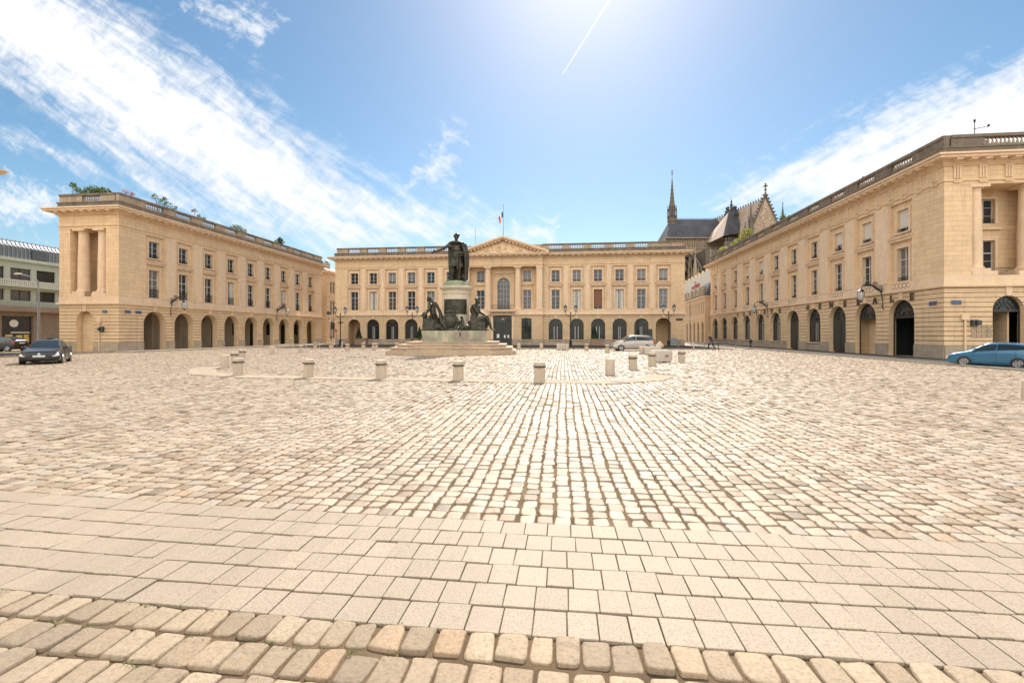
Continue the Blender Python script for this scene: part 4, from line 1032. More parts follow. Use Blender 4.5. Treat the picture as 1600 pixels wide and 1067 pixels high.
# transept: tiled roof, gable
w = MB(); w.add([(104.5, 222, 48), (104.5, 222, 60.5), (116.0, 197, 64.0), (109.8, 197, 50), (122.5, 197, 50), (124, 222, 48)], [(0, 3, 2, 1), (1, 2, 4, 5)]); sh(w, .94).build('tiled_transept_roof', 'tile', CA)
w = MB()
for k in range(22): t = k/21; w.box(104.5+11.5*t-.2, 104.5+11.5*t+.2, 222-25*t-.2, 222-25*t+.2, 60.5+3.5*t, 61.4+3.5*t)
sh(w, .94).build('ridge_crest', 'lead', CA)
w = MB(); w.prism([(109.6, 49), (123, 49), (116.4, 65)], 195.6, 197.0); w.box(106, 126, 195.4, 198, 0, 49)
g = sh(w, .935).build('transept_gable', 'gothic', CA)
w = MB()
for s, (xe) in ((-1, 109.2), (1, 123.6)):
    w.tube([(xe, 195.4, 48.5), (116.4, 195.4, 65.6)], .42, 4)
    for k in range(11): t = (k+.5)/11; w.ell((xe+(116.4-xe)*t+s*.55, 195.4, 48.9+16.8*t+.5), (.55, .4, .5), 5, 3)
w.frustum((116.4, 195.4, 65), [(.8, 0), (.4, 1.4), (.25, 2.6), (.75, 2.9), (.2, 3.4), (.3, 4.2), (1.1, 4.6), (.25, 5), (.4, 5.6), (.02, 6.2)], 6)
for x, z0, h in ((109.6, 46, 16), (124.2, 46, 16), (107.0, 44, 9)): pinn(w, x, 195.2, z0, h, .75)
sh(w, .935).build('gable_crockets', 'gothicdark', CA)
w = MB()
for k in range(90):
    t = random.random(); x = 116.4+random.uniform(-1, 1)*5.2*(1-t); w.ell((x, 195.55, 50+13*t), (random.uniform(.2, .55), .22, random.uniform(.25, .8)), 5, 4)
sh(w, .935).build('gable_carving', 'tile', CA)

# ------------------------------------------------------------------ ground sheets
def sheet(name, x0, x1, y0, y1, z, mat, kind='structure'):
    w = MB(); w.quad((x0, y0, z), (x1, y0, z), (x1, y1, z), (x0, y1, z)); return tag(w.build(name, mat), kind=kind)
sheet('ground', -700, 700, -500, 900, -.075, 'farcobble')
PX = (-60, 27.5)
sheet('sandy_ground_between_the_cobbles', PX[0]+.5, PX[1]-.5, -3, 57, -.017, 'joint')
sheet('cobbled_street', -42.2, 26, 57, 140, -.02, 'farcobble')
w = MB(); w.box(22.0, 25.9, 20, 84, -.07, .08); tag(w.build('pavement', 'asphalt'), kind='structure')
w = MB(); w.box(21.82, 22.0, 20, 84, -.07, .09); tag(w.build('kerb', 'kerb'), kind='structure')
w = MB(); w.box(-42.4, -40.9, 38.6, 76.4, -.07, .12).box(-49, -42.6, 38.2, 39.2, -.07, .119); tag(w.build('pavement', 'kerb'), kind='structure')
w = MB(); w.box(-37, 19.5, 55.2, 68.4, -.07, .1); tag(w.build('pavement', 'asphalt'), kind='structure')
w = MB(); w.box(-37, 19.5, 55.0, 55.2, -.07, .11); tag(w.build('kerb', 'kerb'), kind='structure')
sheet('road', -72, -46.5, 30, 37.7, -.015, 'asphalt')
w = MB(); w.box(-60, -47.5, 30.6, 32.4, -.07, .1); tag(w.build('pavement', 'kerb'), kind='structure')
w = MB(); w.box(20.3, 34, 86, 150, -.07, -.01); tag(w.build('street', 'pathslab'), kind='structure')

# flat slab path on which the near bollards stand
def strip(name, pts, wid, z, mat):
    w = MB(); P = [Vector((x, y, 0)) for x, y in pts]; L_ = []; R_ = []
    for i, p in enumerate(P):
        d = (P[min(i+1, len(P)-1)]-P[max(i-1, 0)]).normalized(); n = Vector((-d.y, d.x, 0)); L_.append(p+n*wid/2); R_.append(p-n*wid/2)
    n = len(P); w.add([(p.x, p.y, z) for p in L_]+[(p.x, p.y, z) for p in R_]+[(p.x, p.y, z-.08) for p in L_]+[(p.x, p.y, z-.08) for p in R_], [(i, n+i, n+i+1, i+1) for i in range(n-1)]+[(i, i+1, 2*n+i+1, 2*n+i) for i in range(n-1)]+[(n+i, 3*n+i, 3*n+i+1, n+i+1) for i in range(n-1)])
    return tag(w.build(name, mat), kind='structure')
PATH = [(-19.0, 22.6), (-18.2, 21.2), (-16.2, 18.9), (-13.2, 17.8), (-8, 17.5), (-3, 17.25), (1.6, 17.1), (3.4, 18.4), (4.3, 20.4)]
strip('slab_path', PATH, 1.15, .018, 'pathslab')

# ------------------------------------------------------------------ stones
def cell_mesh(name, cx, cy, hx, hy, mat, hi, dome=.010, tilt=.03, zj=.006, corner=6.0, rnd=.03, side=.05, lod=False, inner=.84, flat_=False):
    n = len(cx); cx = np.asarray(cx); cy = np.asarray(cy)
    rot = rng.normal(0, .006 if flat_ else .028, n); z = rng.normal(0, zj, n)+hi
    tx = rng.normal(0, tilt, n); ty = rng.normal(0, tilt, n)
    K = 4 if lod else 16
    if not lod:
        a = 2*np.pi*(np.arange(K)+.5)/K; ca, sa = np.cos(a), np.sin(a)
        u = np.stack([np.sign(ca)*abs(ca)**(2/corner), np.sign(sa)*abs(sa)**(2/corner)], 1)
        jit = rng.normal(0, rnd, (n, K, 2)); jit = (jit+.6*np.roll(jit, 1, 1)+.6*np.roll(jit, -1, 1))/1.4
        # slight taper so that stones are not true rectangles
        tp = rng.normal(0, rnd*1.2, (n, 1)); 
        rings = ((inner*.5, 0), (inner, 0), (.45+inner*.55, -dome*.22), (.985, -dome*.75), (1.0, -side)) if not flat_ else ((inner, 0), (1.0, -dome), (1.0, -side))
    else:
        u = np.array([(1, -1), (1, 1), (-1, 1), (-1, -1)]); jit = rng.normal(0, rnd, (n, K, 2))*.5; tp = rng.normal(0, .03, (n, 1))
        rings = ((.90, 0), (1.0, -dome*2.2))
    V = []
    for ri, (sc, dz) in enumerate(rings):
        p = u[None]*sc+jit*sc
        x = p[:, :, 0]*hx[:, None]*(1+tp*p[:, :, 1]); y = p[:, :, 1]*hy[:, None]*(1-tp*p[:, :, 0]*.5)
        X = cx[:, None]+x*np.cos(rot)[:, None]-y*np.sin(rot)[:, None]; Y = cy[:, None]+x*np.sin(rot)[:, None]+y*np.cos(rot)[:, None]
        Z = z[:, None]+dz+tx[:, None]*x+ty[:, None]*y
        if not lod and not flat_: Z = Z+rng.normal(0, dome*.10, Z.shape)*(ri < 4)
        V.append(np.stack([X, Y, Z], 2))
    if not lod:
        ctr = np.stack([cx, cy, z], 1)[:, None, :]
        V = np.concatenate([ctr]+V, 1)
        faces = [(0, 1+i, 1+(i+1) % K) for i in range(K)] if not flat_ else [tuple(range(1, K+1))]
        for r in range(len(rings)-1): faces += [(1+r*K+i, 1+(r+1)*K+i, 1+(r+1)*K+(i+1) % K, 1+r*K+(i+1) % K) for i in range(K)]
    else:
        V = np.concatenate(V, 1)
        faces = [(0, 1, 2, 3)]+[(i, 4+i, 4+(i+1) % 4, (i+1) % 4) for i in range(4)]
    nv = V.shape[1]; flat = np.array([i for f in faces for i in f], dtype=np.int32); sizes = np.array([len(f) for f in faces], dtype=np.int32)
    me = bpy.data.meshes.new(name)
    me.vertices.add(n*nv); me.vertices.foreach_set('co', V.reshape(-1).astype(np.float32))
    loops = (flat[None]+np.arange(n, dtype=np.int32)[:, None]*nv).reshape(-1)
    me.loops.add(len(loops)); me.loops.foreach_set('vertex_index', loops)
    tot = np.tile(sizes, n); me.polygons.add(len(tot)); st = np.concatenate([[0], np.cumsum(tot)[:-1]]).astype(np.int32)
    me.polygons.foreach_set('loop_start', st); me.polygons.foreach_set('loop_total', tot)
    me.polygons.foreach_set('use_smooth', np.full(len(tot), not lod and not flat_))
    at = me.attributes.new('stone', 'FLOAT', 'FACE'); at.data.foreach_set('value', np.repeat(rng.random(n), len(faces)).astype(np.float32))
    me.update(calc_edges=True); me.materials.append(MT[mat])
    o = bpy.data.objects.new(name, me); COL.objects.link(o); return tag(o, kind='structure')
def warp(x): return np.where(x < 0, .0052, .002)*x*x
# front rows: two-three rows of large worn setts, six rows of slabs
for nm, mat, ys, w0, hyv, corner, dome, gap, zj, tilt, hi in (('large_sett_border', 'bigsett', [2.585-.242*k for k in range(9)], .164, .230, 7.0, .010, .012, .005, .022, .002),
        ('slab_border', 'slab', [2.84+.272*k for k in range(6)], .199, .257, 40.0, .003, .004, .0022, .010, .003)):
    CX, CY, HX, HY = [], [], [], []
    for k, y in enumerate(ys):
        x = -15+random.random()*.2
        while x < 11:
            ww = w0*random.uniform(.86, 1.2) if nm[0] == 'l' else w0*random.uniform(.93, 1.12)
            CX.append(x+ww/2); CY.append(y+float(warp(np.array(x)))+random.gauss(0, .004 if nm[0] == 'l' else .0012)+(.018 if (k % 3 == 0 and nm[0] == 'l') else 0)); HX.append(ww/2-gap/2*random.uniform(.5, 1.4)); HY.append(hyv/2*random.uniform(.96, 1.01) if nm[0] == 'l' else hyv/2)
            x += ww+.002
    cell_mesh(nm, CX, CY, np.array(HX), np.array(HY), mat, hi, dome, tilt, zj, corner, .055 if nm[0] == 'l' else .004, .05, inner=.86 if nm[0] == 'l' else .97, flat_=nm[0] != 'l')
# square cobbles in long courses along y
CX, CY, HX, HY = [], [], [], []
pitch = .178; nx = int((PX[1]-PX[0])/pitch)
for i in range(nx):
    x0 = PX[0]+pitch*i; amp = rng.normal(0, .006); ph1 = rng.random()*6
    ylo = 4.335+float(warp(np.array(max(-15, min(11, x0)))))
    if abs(x0) > 14: ylo = max(ylo, abs(x0)/1.45-3.5)
    yhi = 54.9
    n = int((yhi-ylo)/.182)+2
    hh = rng.uniform(.86, 1.16, n)*.182; hh[0] = .182
    yy = ylo+np.cumsum(hh)-hh/2; keep = yy < yhi; yy = yy[keep]; hh = hh[keep]
    xx = x0+.016*np.sin(yy*.5+x0*.25)+.009*np.sin(yy*1.7+x0*.9)+amp*np.sin(yy*.9+ph1)+rng.normal(0, .0045, len(yy))
    CX.append(xx); CY.append(yy); HX.append(np.full(len(yy), pitch/2-.0118)*rng.uniform(.92, 1.05, len(yy))); HY.append(hh/2-.0065*rng.uniform(.3, 1.8, len(yy)))
CX, CY, HX, HY = map(np.concatenate, (CX, CY, HX, HY))
# drop stones that lie under the path, pavements and monument
ok = (CX < 21.75) | (CY < 19.9)
P = np.array(PATH)
dm = np.full(len(CX), 9e9)
for (ax, ay), (bx, by) in zip(P[:-1], P[1:]):
    dx, dy = bx-ax, by-ay; t = np.clip(((CX-ax)*dx+(CY-ay)*dy)/(dx*dx+dy*dy), 0, 1); dm = np.minimum(dm, np.hypot(CX-ax-t*dx, CY-ay-t*dy))
ok &= dm > .56
ok &= ~((abs(CX+10) < 4.6) & (abs(CY-41.6) < 4.0)); ok &= ~((CX < -41) & (CY > 38.4)); ok &= ~((CX < -46.6) & (CY > 29.9) & (CY < 37.8)); ok &= ~((CX < -42.2) & (CY < 28.7))
CX, CY, HX, HY = CX[ok], CY[ok], HX[ok], HY[ok]
r_ = np.hypot(CX, CY); near = r_ < 11
print('stones', near.sum(), (~near).sum())
cell_mesh('cobblestones', CX[near], CY[near], HX[near], HY[near], 'sett', .0, .007, .032, .004, 7.0, .05, inner=.83)
cell_mesh('cobblestones', CX[~near], CY[~near], HX[~near], HY[~near], 'sett', .0, .007, .05, .005, lod=True, rnd=.07)
# ------------------------------------------------------------------ sculpting helper
def cap(mb, a, b, ra, rb, n=10):
    mb.tube([a, b], [ra, rb], n); mb.ell(a, (ra, ra, ra), n, 6); mb.ell(b, (rb, rb, rb), n, 6)
def chain(mb, pts):          # [(x,y,z,r), ...]
    for p, q in zip(pts[:-1], pts[1:]): cap(mb, p[:3], q[:3], p[3], q[3])
def sculpt(name, mb, voxel, mat, parent=None, it=3):
    me = mb.mesh(name); o = bpy.data.objects.new(name, me); COL.objects.link(o)
    md = o.modifiers.new('r', 'REMESH'); md.mode = 'VOXEL'; md.voxel_size = voxel; md.use_smooth_shade = True
    if it: s = o.modifiers.new('s', 'SMOOTH'); s.iterations = it; s.factor = .5
    dg = bpy.context.evaluated_depsgraph_get(); m2 = bpy.data.meshes.new_from_object(o.evaluated_get(dg)); bpy.data.objects.remove(o)
    m2.name = name; m2.materials.clear(); m2.materials.append(MT[mat]); m2.polygons.foreach_set('use_smooth', [True]*len(m2.polygons))
    r = bpy.data.objects.new(name, m2); COL.objects.link(r)
    if parent: r.parent = parent
    return r
def hand(mb, w, d, side, s=1, curl=.3):
    """palm and five fingers from wrist w along direction d; side = sideways direction of the thumb"""
    w = Vector(w); d = Vector(d).normalized(); sd_ = Vector(side).normalized(); nrm = d.cross(sd_)
    mb.ell(tuple(w+d*.045*s), (.045*s, .035*s, .045*s), 8, 6)
    for k, (o, l) in enumerate(((.032, .075), (.011, .085), (-.011, .08), (-.03, .062))):
        a = w+d*.08*s+sd_*o*s; b = a+(d+nrm*curl*.4)*l*.5*s; c = b+(d+nrm*curl)*l*.5*s
        chain(mb, [(*a, .0115*s), (*b, .0105*s), (*c, .009*s)])
    a = w+d*.025*s+sd_*.035*s; b = a+(d*.6+sd_)*.035*s; c = b+(d+sd_*.4)*.03*s; chain(mb, [(*a, .014*s), (*b, .012*s), (*c, .010*s)])
def head(mb, c, s=1, f=(0, -1, 0), curls=True):
    """head centred at c, looking along f; s = scale (1 = life size)"""
    F_ = Vector(f).normalized(); S_ = F_.cross(Vector((0, 0, 1))).normalized(); C = Vector(c)
    def P(a, b, z): return tuple(C+F_*a*s+S_*b*s+Vector((0, 0, z*s)))
    mb.ell(P(-.015, 0, .02), (.082*s, .088*s, .105*s), 14, 10); mb.ell(P(.02, 0, -.055), (.06*s, .06*s, .07*s), 10, 8)
    cap(mb, P(.085, 0, .02), P(.105, 0, -.02), .012*s, .018*s, 6)                       # nose
    cap(mb, P(.082, -.03, .035), P(.082, .03, .035), .014*s, .014*s, 6)                  # brow
    mb.ell(P(.083, 0, -.055), (.014*s, .022*s, .008*s), 6, 4); mb.ell(P(.07, 0, -.095), (.022*s, .024*s, .02*s), 6, 5)
    for q in (-1, 1): mb.ell(P(-.005, .082*q, -.005), (.018*s, .012*s, .03*s), 6, 5)
    if curls:
        for k in range(34):
            a = random.uniform(0, 2*PI); e = random.uniform(.05, 1.4); r = .1
            x, y, z = r*math.cos(a)*math.cos(e), r*math.sin(a)*math.cos(e), r*math.sin(e)*1.05
            if x > .055 and z < .06: continue
            mb.ell(P(x-.02, y, z+.02), (.026*s, .026*s, .022*s), 5, 4)

# ------------------------------------------------------------------ monument
MX, MY = -10.0, 41.6
def mstone():
    M = Mat('stained_monument_marble', .7, .3)
    n = M.noise(1.1, 6, .6); n2 = M.noise(2.1, 5, .6, sc=(1, 1, .3)); n3 = M.noise(.55, 3, .5)
    c = M.ramp(n, [(.3, (.40, .33, .25)), (.7, (.56, .47, .36))])
    c = M.mix(M.ramp(n2, [(.42, (0, 0, 0)), (.56, (.85,)*3)]), c, (.26, .31, .19)); c = M.mix(M.ramp(n3, [(.52, (0, 0, 0)), (.62, (.7,)*3)]), c, (.22, .17, .15))
    M.color(c); M.bump(M.noise(20, 4), .006); return M.m
MT['mbase'] = mstone(); MT['drum'] = stone_mat('pale_drum_marble', (.52, .45, .35), (.62, .55, .45), (.36, .33, .24), blocks=False, stain_amt=.35)
MT['green'] = plain('verdigris_stained_plinth', (.25, .29, .19), .8, var=.3, scale=2)
MT['step'] = stone_mat('monument_step_stone', (.44, .335, .23), (.52, .41, .295), (.22, .17, .12), (1.6, 5), stain_amt=.5)
MO = thing('monument_pedestal', 'round stone pedestal with bronze band and crowned shield on a stepped platform', 'monument', (MX, MY, 0), YAW)
def octa(a, b, c): return [(-a, -b+c), (-a+c, -b), (a-c, -b), (a, -b+c), (a, b-c), (a-c, b), (-a+c, b), (-a, b-c)]
w = MB(); w.slab(octa(5.65, 5.2, 2.0), -.06, .30); w.slab(octa(5.55, 5.1, 1.95), .30, .36); w.slab(octa(5.3, 4.85, 1.9), .36, .56); w.slab(octa(5.36, 4.91, 1.9), .56, .62)
w.slab(octa(4.75, 4.2, 1.5), .62, .82); w.slab(octa(4.8, 4.25, 1.5), .82, .87); w.slab(octa(4.05, 3.5, 1.2), .87, 1.05); w.slab(octa(4.1, 3.55, 1.2), 1.05, 1.10); w.build('steps', 'step', MO)
w = MB(); w.box(-2.65, 2.95, -2.3, 2.3, 1.1, 2.05); w.box(-2.6, 2.9, -2.25, 2.25, 2.05, 2.08); w.build('base_block', 'mbase', MO)
w = MB(); w.frustum((.1, 0, 2.08), [(1.7, 0), (1.7, .45), (1.35, .6), (1.27, .8), (1.23, 1.0), (1.22, 3.1), (1.22, 3.35), (1.3, 3.4), (1.3, 3.5), (1.22, 3.55), (1.24, 3.7), (1.36, 3.78), (1.52, 3.86), (1.56, 3.92), (1.56, 4.06), (1.3, 4.12)], 40)
smooth_angle(w.build('drum', 'drum', MO))
w = MB(); w.frustum((.1, 0, 6.2), [(1.2, 0), (1.2, .3), (1.08, .42), (1.08, .45)], 32); smooth_angle(w.build('top_plinth', 'green', MO))
w = MB()
for k in range(25):
    a0 = PI*1.5+(-.95+1.9*k/25); a1 = PI*1.5+(-.95+1.9*(k+1)/25)
    for (z0, z1, r) in ((3.65, 4.9, 1.27), (3.6, 3.66, 1.3), (4.88, 4.94, 1.3)):
        w.add([(.1+r*math.cos(a0), r*math.sin(a0), z0), (.1+r*math.cos(a1), r*math.sin(a1), z0), (.1+r*math.cos(a1), r*math.sin(a1), z1), (.1+r*math.cos(a0), r*math.sin(a0), z1),
               (.1+1.2*math.cos(a0), 1.2*math.sin(a0), z0), (.1+1.2*math.cos(a1), 1.2*math.sin(a1), z0), (.1+1.2*math.cos(a1), 1.2*math.sin(a1), z1), (.1+1.2*math.cos(a0), 1.2*math.sin(a0), z1)], [(0, 1, 2, 3), (0, 4, 5, 1), (3, 2, 6, 7)])
w.build('inscription_band', 'bronze', MO)
# crowned shield wreath
w = MB()
w.ell((-.25, -1.62, 2.85), (.58, .22, .62), 20, 12)
for k in range(30):
    a = 2*PI*k/30; w.ell((-.25+.66*math.cos(a), -1.62, 2.82+.68*math.sin(a)), (.15, .13, .15), 6, 5)
for k in range(9):
    a = PI*k/8; w.tube([(-.25+.42*math.cos(a), -1.62-.1*math.sin(a), 3.5), (-.25+.46*math.cos(a), -1.62-.1*math.sin(a), 3.72), (-.25+.2*math.cos(a), -1.62, 3.95), (-.25, -1.62, 4.0)], [.07, .06, .05, .05], 6)
w.box(-.7, .2, -1.75, -1.5, 3.4, 3.52); w.ell((-.25, -1.62, 4.08), (.09, .09, .09)); w.box(-.28, -.22, -1.65, -1.6, 4.1, 4.28); w.box(-.35, -.15, -1.65, -1.6, 4.17, 4.22)
for s in (-1, 1):
    chain(w, [(-.25+.2*s, -1.6, 2.15, .12), (-.25+.8*s, -1.6, 2.25, .12), (-.25+1.0*s, -1.5, 2.6, .08)])
sculpt('crowned_shield', w, .045, 'bronze', MO, 1)
def nl(o, k=1): o.rotation_euler = (0, 0, YAW); o.location = (MX, MY, 0); return o
# standing king: human scale 1.85 m figure scaled by k
K = 2.44
def H(mb, fn):
    t = MB(); fn(t); n0 = len(mb.v); mb.v += [(.1+x*K*(1.1 if x > -.3 else 1), y*K*1.1, 6.64+z*K) for x, y, z in t.v]; mb.f += [tuple(i+n0 for i in f) for f in t.f]
def king(t):
    chain(t, [(-.10, .02, .92, .105), (-.13, -.06, .50, .075), (-.14, .02, .10, .05), (-.15, -.12, .035, .045)])     # bearing leg
    chain(t, [(.09, .02, .92, .105), (.11, -.10, .50, .073), (.10, -.04, .10, .05), (.12, -.18, .035, .045)])
    for x, y in ((-.14, .02), (.10, -.04)): chain(t, [(x, y-.01, .34, .066), (x, y, .12, .056)])
    t.frustum((0, .0, .56), [(.235, 0), (.20, .18), (.165, .4), (.16, .5)], 18, ey=.75)               # tunic skirt
    for k in range(18):
        a = 2*PI*k/18; chain(t, [(.165*math.cos(a), .12*math.sin(a), .98, .02), (.235*math.cos(a), .18*math.sin(a), .57, .033)])
    t.ell((0, .01, 1.05), (.165, .125, .14)); t.ell((0, .0, 1.25), (.185, .13, .2)); t.ell((-.075, -.08, 1.34), (.08, .05, .06)); t.ell((.075, -.08, 1.34), (.08, .05, .06))
    chain(t, [(-.17, .01, 1.45, .075), (.17, .01, 1.45, .075)]); chain(t, [(0, .0, 1.45, .07), (0, -.01, 1.58, .058)])
    head(t, (0, -.02, 1.715), 1.08, (-.25, -1, 0)); 
    for k in range(20): a = PI*2*k/20; t.ell((.1*math.cos(a), .1*math.sin(a)-.01, 1.775), (.02, .02, .016), 5, 4)
    # outstretched arm on the viewer's left
    chain(t, [(-.21, 0, 1.44, .075), (-.40, -.10, 1.30, .06), (-.50, -.14, 1.23, .052)]); chain(t, [(-.50, -.14, 1.23, .052), (-.73, -.2, 1.12, .034)])
    hand(t, (-.73, -.2, 1.12), (-1, -.1, -.22), (0, -.6, .8), 1.15, .15)
    t.frustum((-.22, 0, 1.30), [(.11, 0), (.1, .1), (.07, .17)], 10)
    # bent arm holding the cloak on the right
    chain(t, [(.21, .01, 1.43, .078), (.31, .02, 1.18, .062), (.30, -.06, 1.13, .055), (.22, -.2, 1.06, .04)]); hand(t, (.22, -.2, 1.06), (-.8, -.5, 0), (0, 0, 1), 1.1, .6)
    # cloak over both shoulders, long folds behind and to the right
    for k in range(15):
        f = k/14; x = -.25+.58*f; y = .12+.05*math.sin(k*2.1); zb = .05 if f > .45 else .55-.5*f
        chain(t, [(x*.72, .08, 1.47, .055), (x*1.0, y, 1.1, .06), (x*1.1, y+.03, .6 if zb < .6 else .7, .06), (x*1.1+.02*math.sin(k*1.7), y+.04, zb, .05)])
    for k in range(6):
        chain(t, [(.20+.02*k, -.06+.03*k, 1.45, .045), (.31+.015*k, -.10+.035*k, 1.12, .05), (.33+.01*k, -.06+.035*k, .62, .055), (.32+.02*math.sin(k*2), -.05+.035*k, .08, .05)])
    chain(t, [(-.22, -.06, 1.47, .05), (-.1, -.12, 1.5, .045), (.1, -.12, 1.49, .045), (.24, -.05, 1.46, .055)])
    chain(t, [(-.26, .08, 1.4, .05), (-.29, .1, 1.1, .05), (-.27, .12, .8, .045)])
    for k in range(5): chain(t, [(-.2+.08*k, .06, 1.2, .06), (-.24+.1*k, .13, .7, .06), (-.22+.1*k, .15, .08, .055)])
    # sash from the hip across the front
    chain(t, [(-.18, -.1, 1.02, .035), (-.02, -.16, .93, .04), (.14, -.15, .95, .04), (.24, -.1, 1.04, .05)])
    chain(t, [(.06, -.2, .9, .04), (.05, -.22, .7, .05), (.07, -.2, .45, .035)])
    t.ell((.25, .1, .18), (.13, .12, .2)); t.ell((.27, .08, .42), (.1, .1, .15)); t.frustum((0, .03, -.02), [(.44, 0), (.42, .05)], 20)
w = MB(); H(w, king)
nl(tag(sculpt('king_statue', w, .05, 'bronze', None, 1), 'tall bronze man in tunic and cloak standing on the round pedestal, arm held out', 'statue'))
# seated man on the right
w = MB()
chain(w, [(2.0, -1.25, 3.0, .36), (1.92, -1.25, 3.5, .34), (1.86, -1.2, 3.95, .40), (1.88, -1.2, 4.2, .32)]); chain(w, [(1.86, -1.62, 4.25, .19), (1.86, -.85, 4.25, .19)])
chain(w, [(1.92, -1.22, 4.3, .15), (2.05, -1.25, 4.55, .13)]); head(w, (2.16, -1.28, 4.78), 2.15, (.85, -.5, -.25))
chain(w, [(1.9, -1.66, 4.2, .17), (2.25, -1.85, 3.72, .14), (2.35, -1.8, 3.68, .13), (2.3, -1.55, 4.2, .09)]); hand(w, (2.3, -1.55, 4.2), (-.1, .3, 1), (1, 0, 0), 1.9, .8)
chain(w, [(1.9, -.85, 4.2, .17), (2.3, -.75, 3.8, .14), (2.75, -1.0, 3.55, .1)]); hand(w, (2.75, -1.0, 3.55), (1, -.3, -.3), (0, -1, .2), 1.9, .4)
chain(w, [(2.1, -1.45, 3.0, .27), (3.0, -1.55, 3.32, .19), (3.28, -1.55, 2.7, .155), (3.42, -1.5, 2.25, .09), (3.72, -1.62, 2.08, .075)])
chain(w, [(2.1, -1.0, 3.0, .27), (2.95, -.95, 3.1, .19), (3.0, -1.0, 2.55, .15), (2.85, -1.0, 2.2, .10), (3.1, -1.1, 2.14, .08)])
for k in range(9): chain(w, [(1.6+.12*k, -1.5+.05*k, 3.25-.02*k, .12), (1.7+.14*k, -1.72, 2.7, .13), (1.6+.15*k, -1.7, 2.2, .14)])
for x, y, z, a in ((1.75, -1.1, 2.4, .42), (2.35, -1.1, 2.35, .42), (1.35, -1.3, 2.3, .3), (2.1, -1.0, 2.65, .42), (1.55, -1.1, 2.8, .32)): w.ell((x, y, z), (a, a, a*.75), 10, 7)
w.box(1.1, 3.0, -1.9, -.4, 2.09, 2.3)
nl(tag(sculpt('seated_man_statue', w, .05, 'bronze', None, 1), 'dark bronze seated man resting his chin on his hand at the right of the pedestal', 'statue'))
# lamb and wolf lying beside him
w = MB(); chain(w, [(.75, -1.9, 2.35, .2), (1.2, -1.95, 2.4, .24), (1.45, -1.9, 2.45, .2)]); chain(w, [(.75, -1.9, 2.4, .14), (.68, -1.95, 2.75, .11)]); w.ell((.62, -2.0, 2.86), (.17, .1, .11)); w.ell((.5, -2.04, 2.82), (.09, .06, .06))
for q in (-1, 1): w.ell((.72, -2.0+.1*q, 2.95), (.04, .03, .09), 6, 5)
for x in (.75, .95, 1.3): chain(w, [(x, -2.05, 2.35, .07), (x-.12, -2.15, 2.12, .05), (x-.3, -2.18, 2.09, .045)])
chain(w, [(.95, -1.75, 2.5, .18), (.82, -1.7, 3.1, .12)]); w.ell((.78, -1.78, 3.25), (.14, .18, .12)); w.ell((.78, -1.95, 3.2), (.07, .1, .06)); chain(w, [(.7, -2.15, 2.1, .06), (.72, -2.33, 1.8, .06), (.72, -2.36, 1.6, .05)])
nl(tag(sculpt('wolf_and_lamb_statue', w, .035, 'bronze', None, 1), 'small bronze wolf and lamb lying between the crowned shield and the seated man', 'statue'))
# draped woman with lion on the left
w = MB()
chain(w, [(-1.7, -1.2, 2.3, .45), (-1.75, -1.25, 3.1, .38), (-1.85, -1.25, 3.7, .3), (-1.95, -1.3, 4.2, .3), (-2.0, -1.3, 4.45, .24)])
chain(w, [(-2.0, -1.65, 4.4, .15), (-1.95, -.95, 4.4, .15)]); chain(w, [(-2.02, -1.3, 4.5, .13), (-2.15, -1.35, 4.75, .11)]); head(w, (-2.24, -1.4, 4.93), 1.95, (-.75, -.6, -.3))
chain(w, [(-2.0, -1.68, 4.38, .14), (-2.15, -1.85, 3.9, .12), (-2.4, -1.8, 3.55, .08)]); hand(w, (-2.4, -1.8, 3.55), (-.8, 0, -.6), (0, -1, 0), 1.8, .4)
chain(w, [(-1.9, -.95, 4.35, .14), (-2.3, -1.0, 4.0, .12), (-2.55, -1.3, 3.8, .08)]); hand(w, (-2.55, -1.3, 3.8), (-.8, -.4, -.4), (0, -1, 0), 1.8, .4)
for k in range(16):
    f = k/15; chain(w, [(-1.95+.25*f, -1.5+.35*math.sin(f*6), 3.55, .1), (-2.35+1.15*f, -1.75+.6*f*f, 2.8, .1), (-2.5+1.45*f+.05*math.sin(k*2.3), -1.85+.9*f*f, 2.14, .10)])
for k in range(12):      # cloak falling from head and shoulder down the right side
    f = k/11; chain(w, [(-2.1+.25*f, -1.15, 4.98-.25*f, .1), (-1.55+.1*f, -1.1-.25*f, 4.45-.2*f, .12), (-1.2, -1.05-.3*f, 3.7-.1*f, .13), (-1.0+.1*math.sin(k), -1.2-.4*f, 2.9, .12), (-1.15+.6*f, -1.3-.4*f, 2.2, .12)])
chain(w, [(-2.3, -1.5, 2.3, .32), (-2.45, -1.6, 2.7, .3), (-2.5, -1.6, 3.2, .24)])          # lion
w.ell((-2.55, -1.65, 3.5), (.24, .22, .25)); w.ell((-2.75, -1.7, 3.42), (.14, .12, .11)); 
for k in range(22): a = 2*PI*k/22; w.ell((-2.48, -1.62+.26*math.cos(a), 3.45+.28*math.sin(a)), (.13, .08, .09), 6, 4)
chain(w, [(-2.55, -1.8, 2.9, .14), (-2.62, -1.9, 2.45, .1), (-2.62, -1.95, 2.15, .09), (-2.75, -2.05, 2.12, .08)])
for x, y, z, a in ((-1.3, -1.3, 2.4, .35), (-1.0, -1.2, 2.3, .35), (-.9, -1.3, 2.9, .22), (-1.9, -1.1, 2.3, .4)): w.ell((x, y, z), (a, a, a), 10, 7)
nl(tag(sculpt('draped_woman_statue', w, .05, 'bronze', None, 1), 'dark bronze cloaked woman leading a lion at the left of the pedestal', 'statue'))

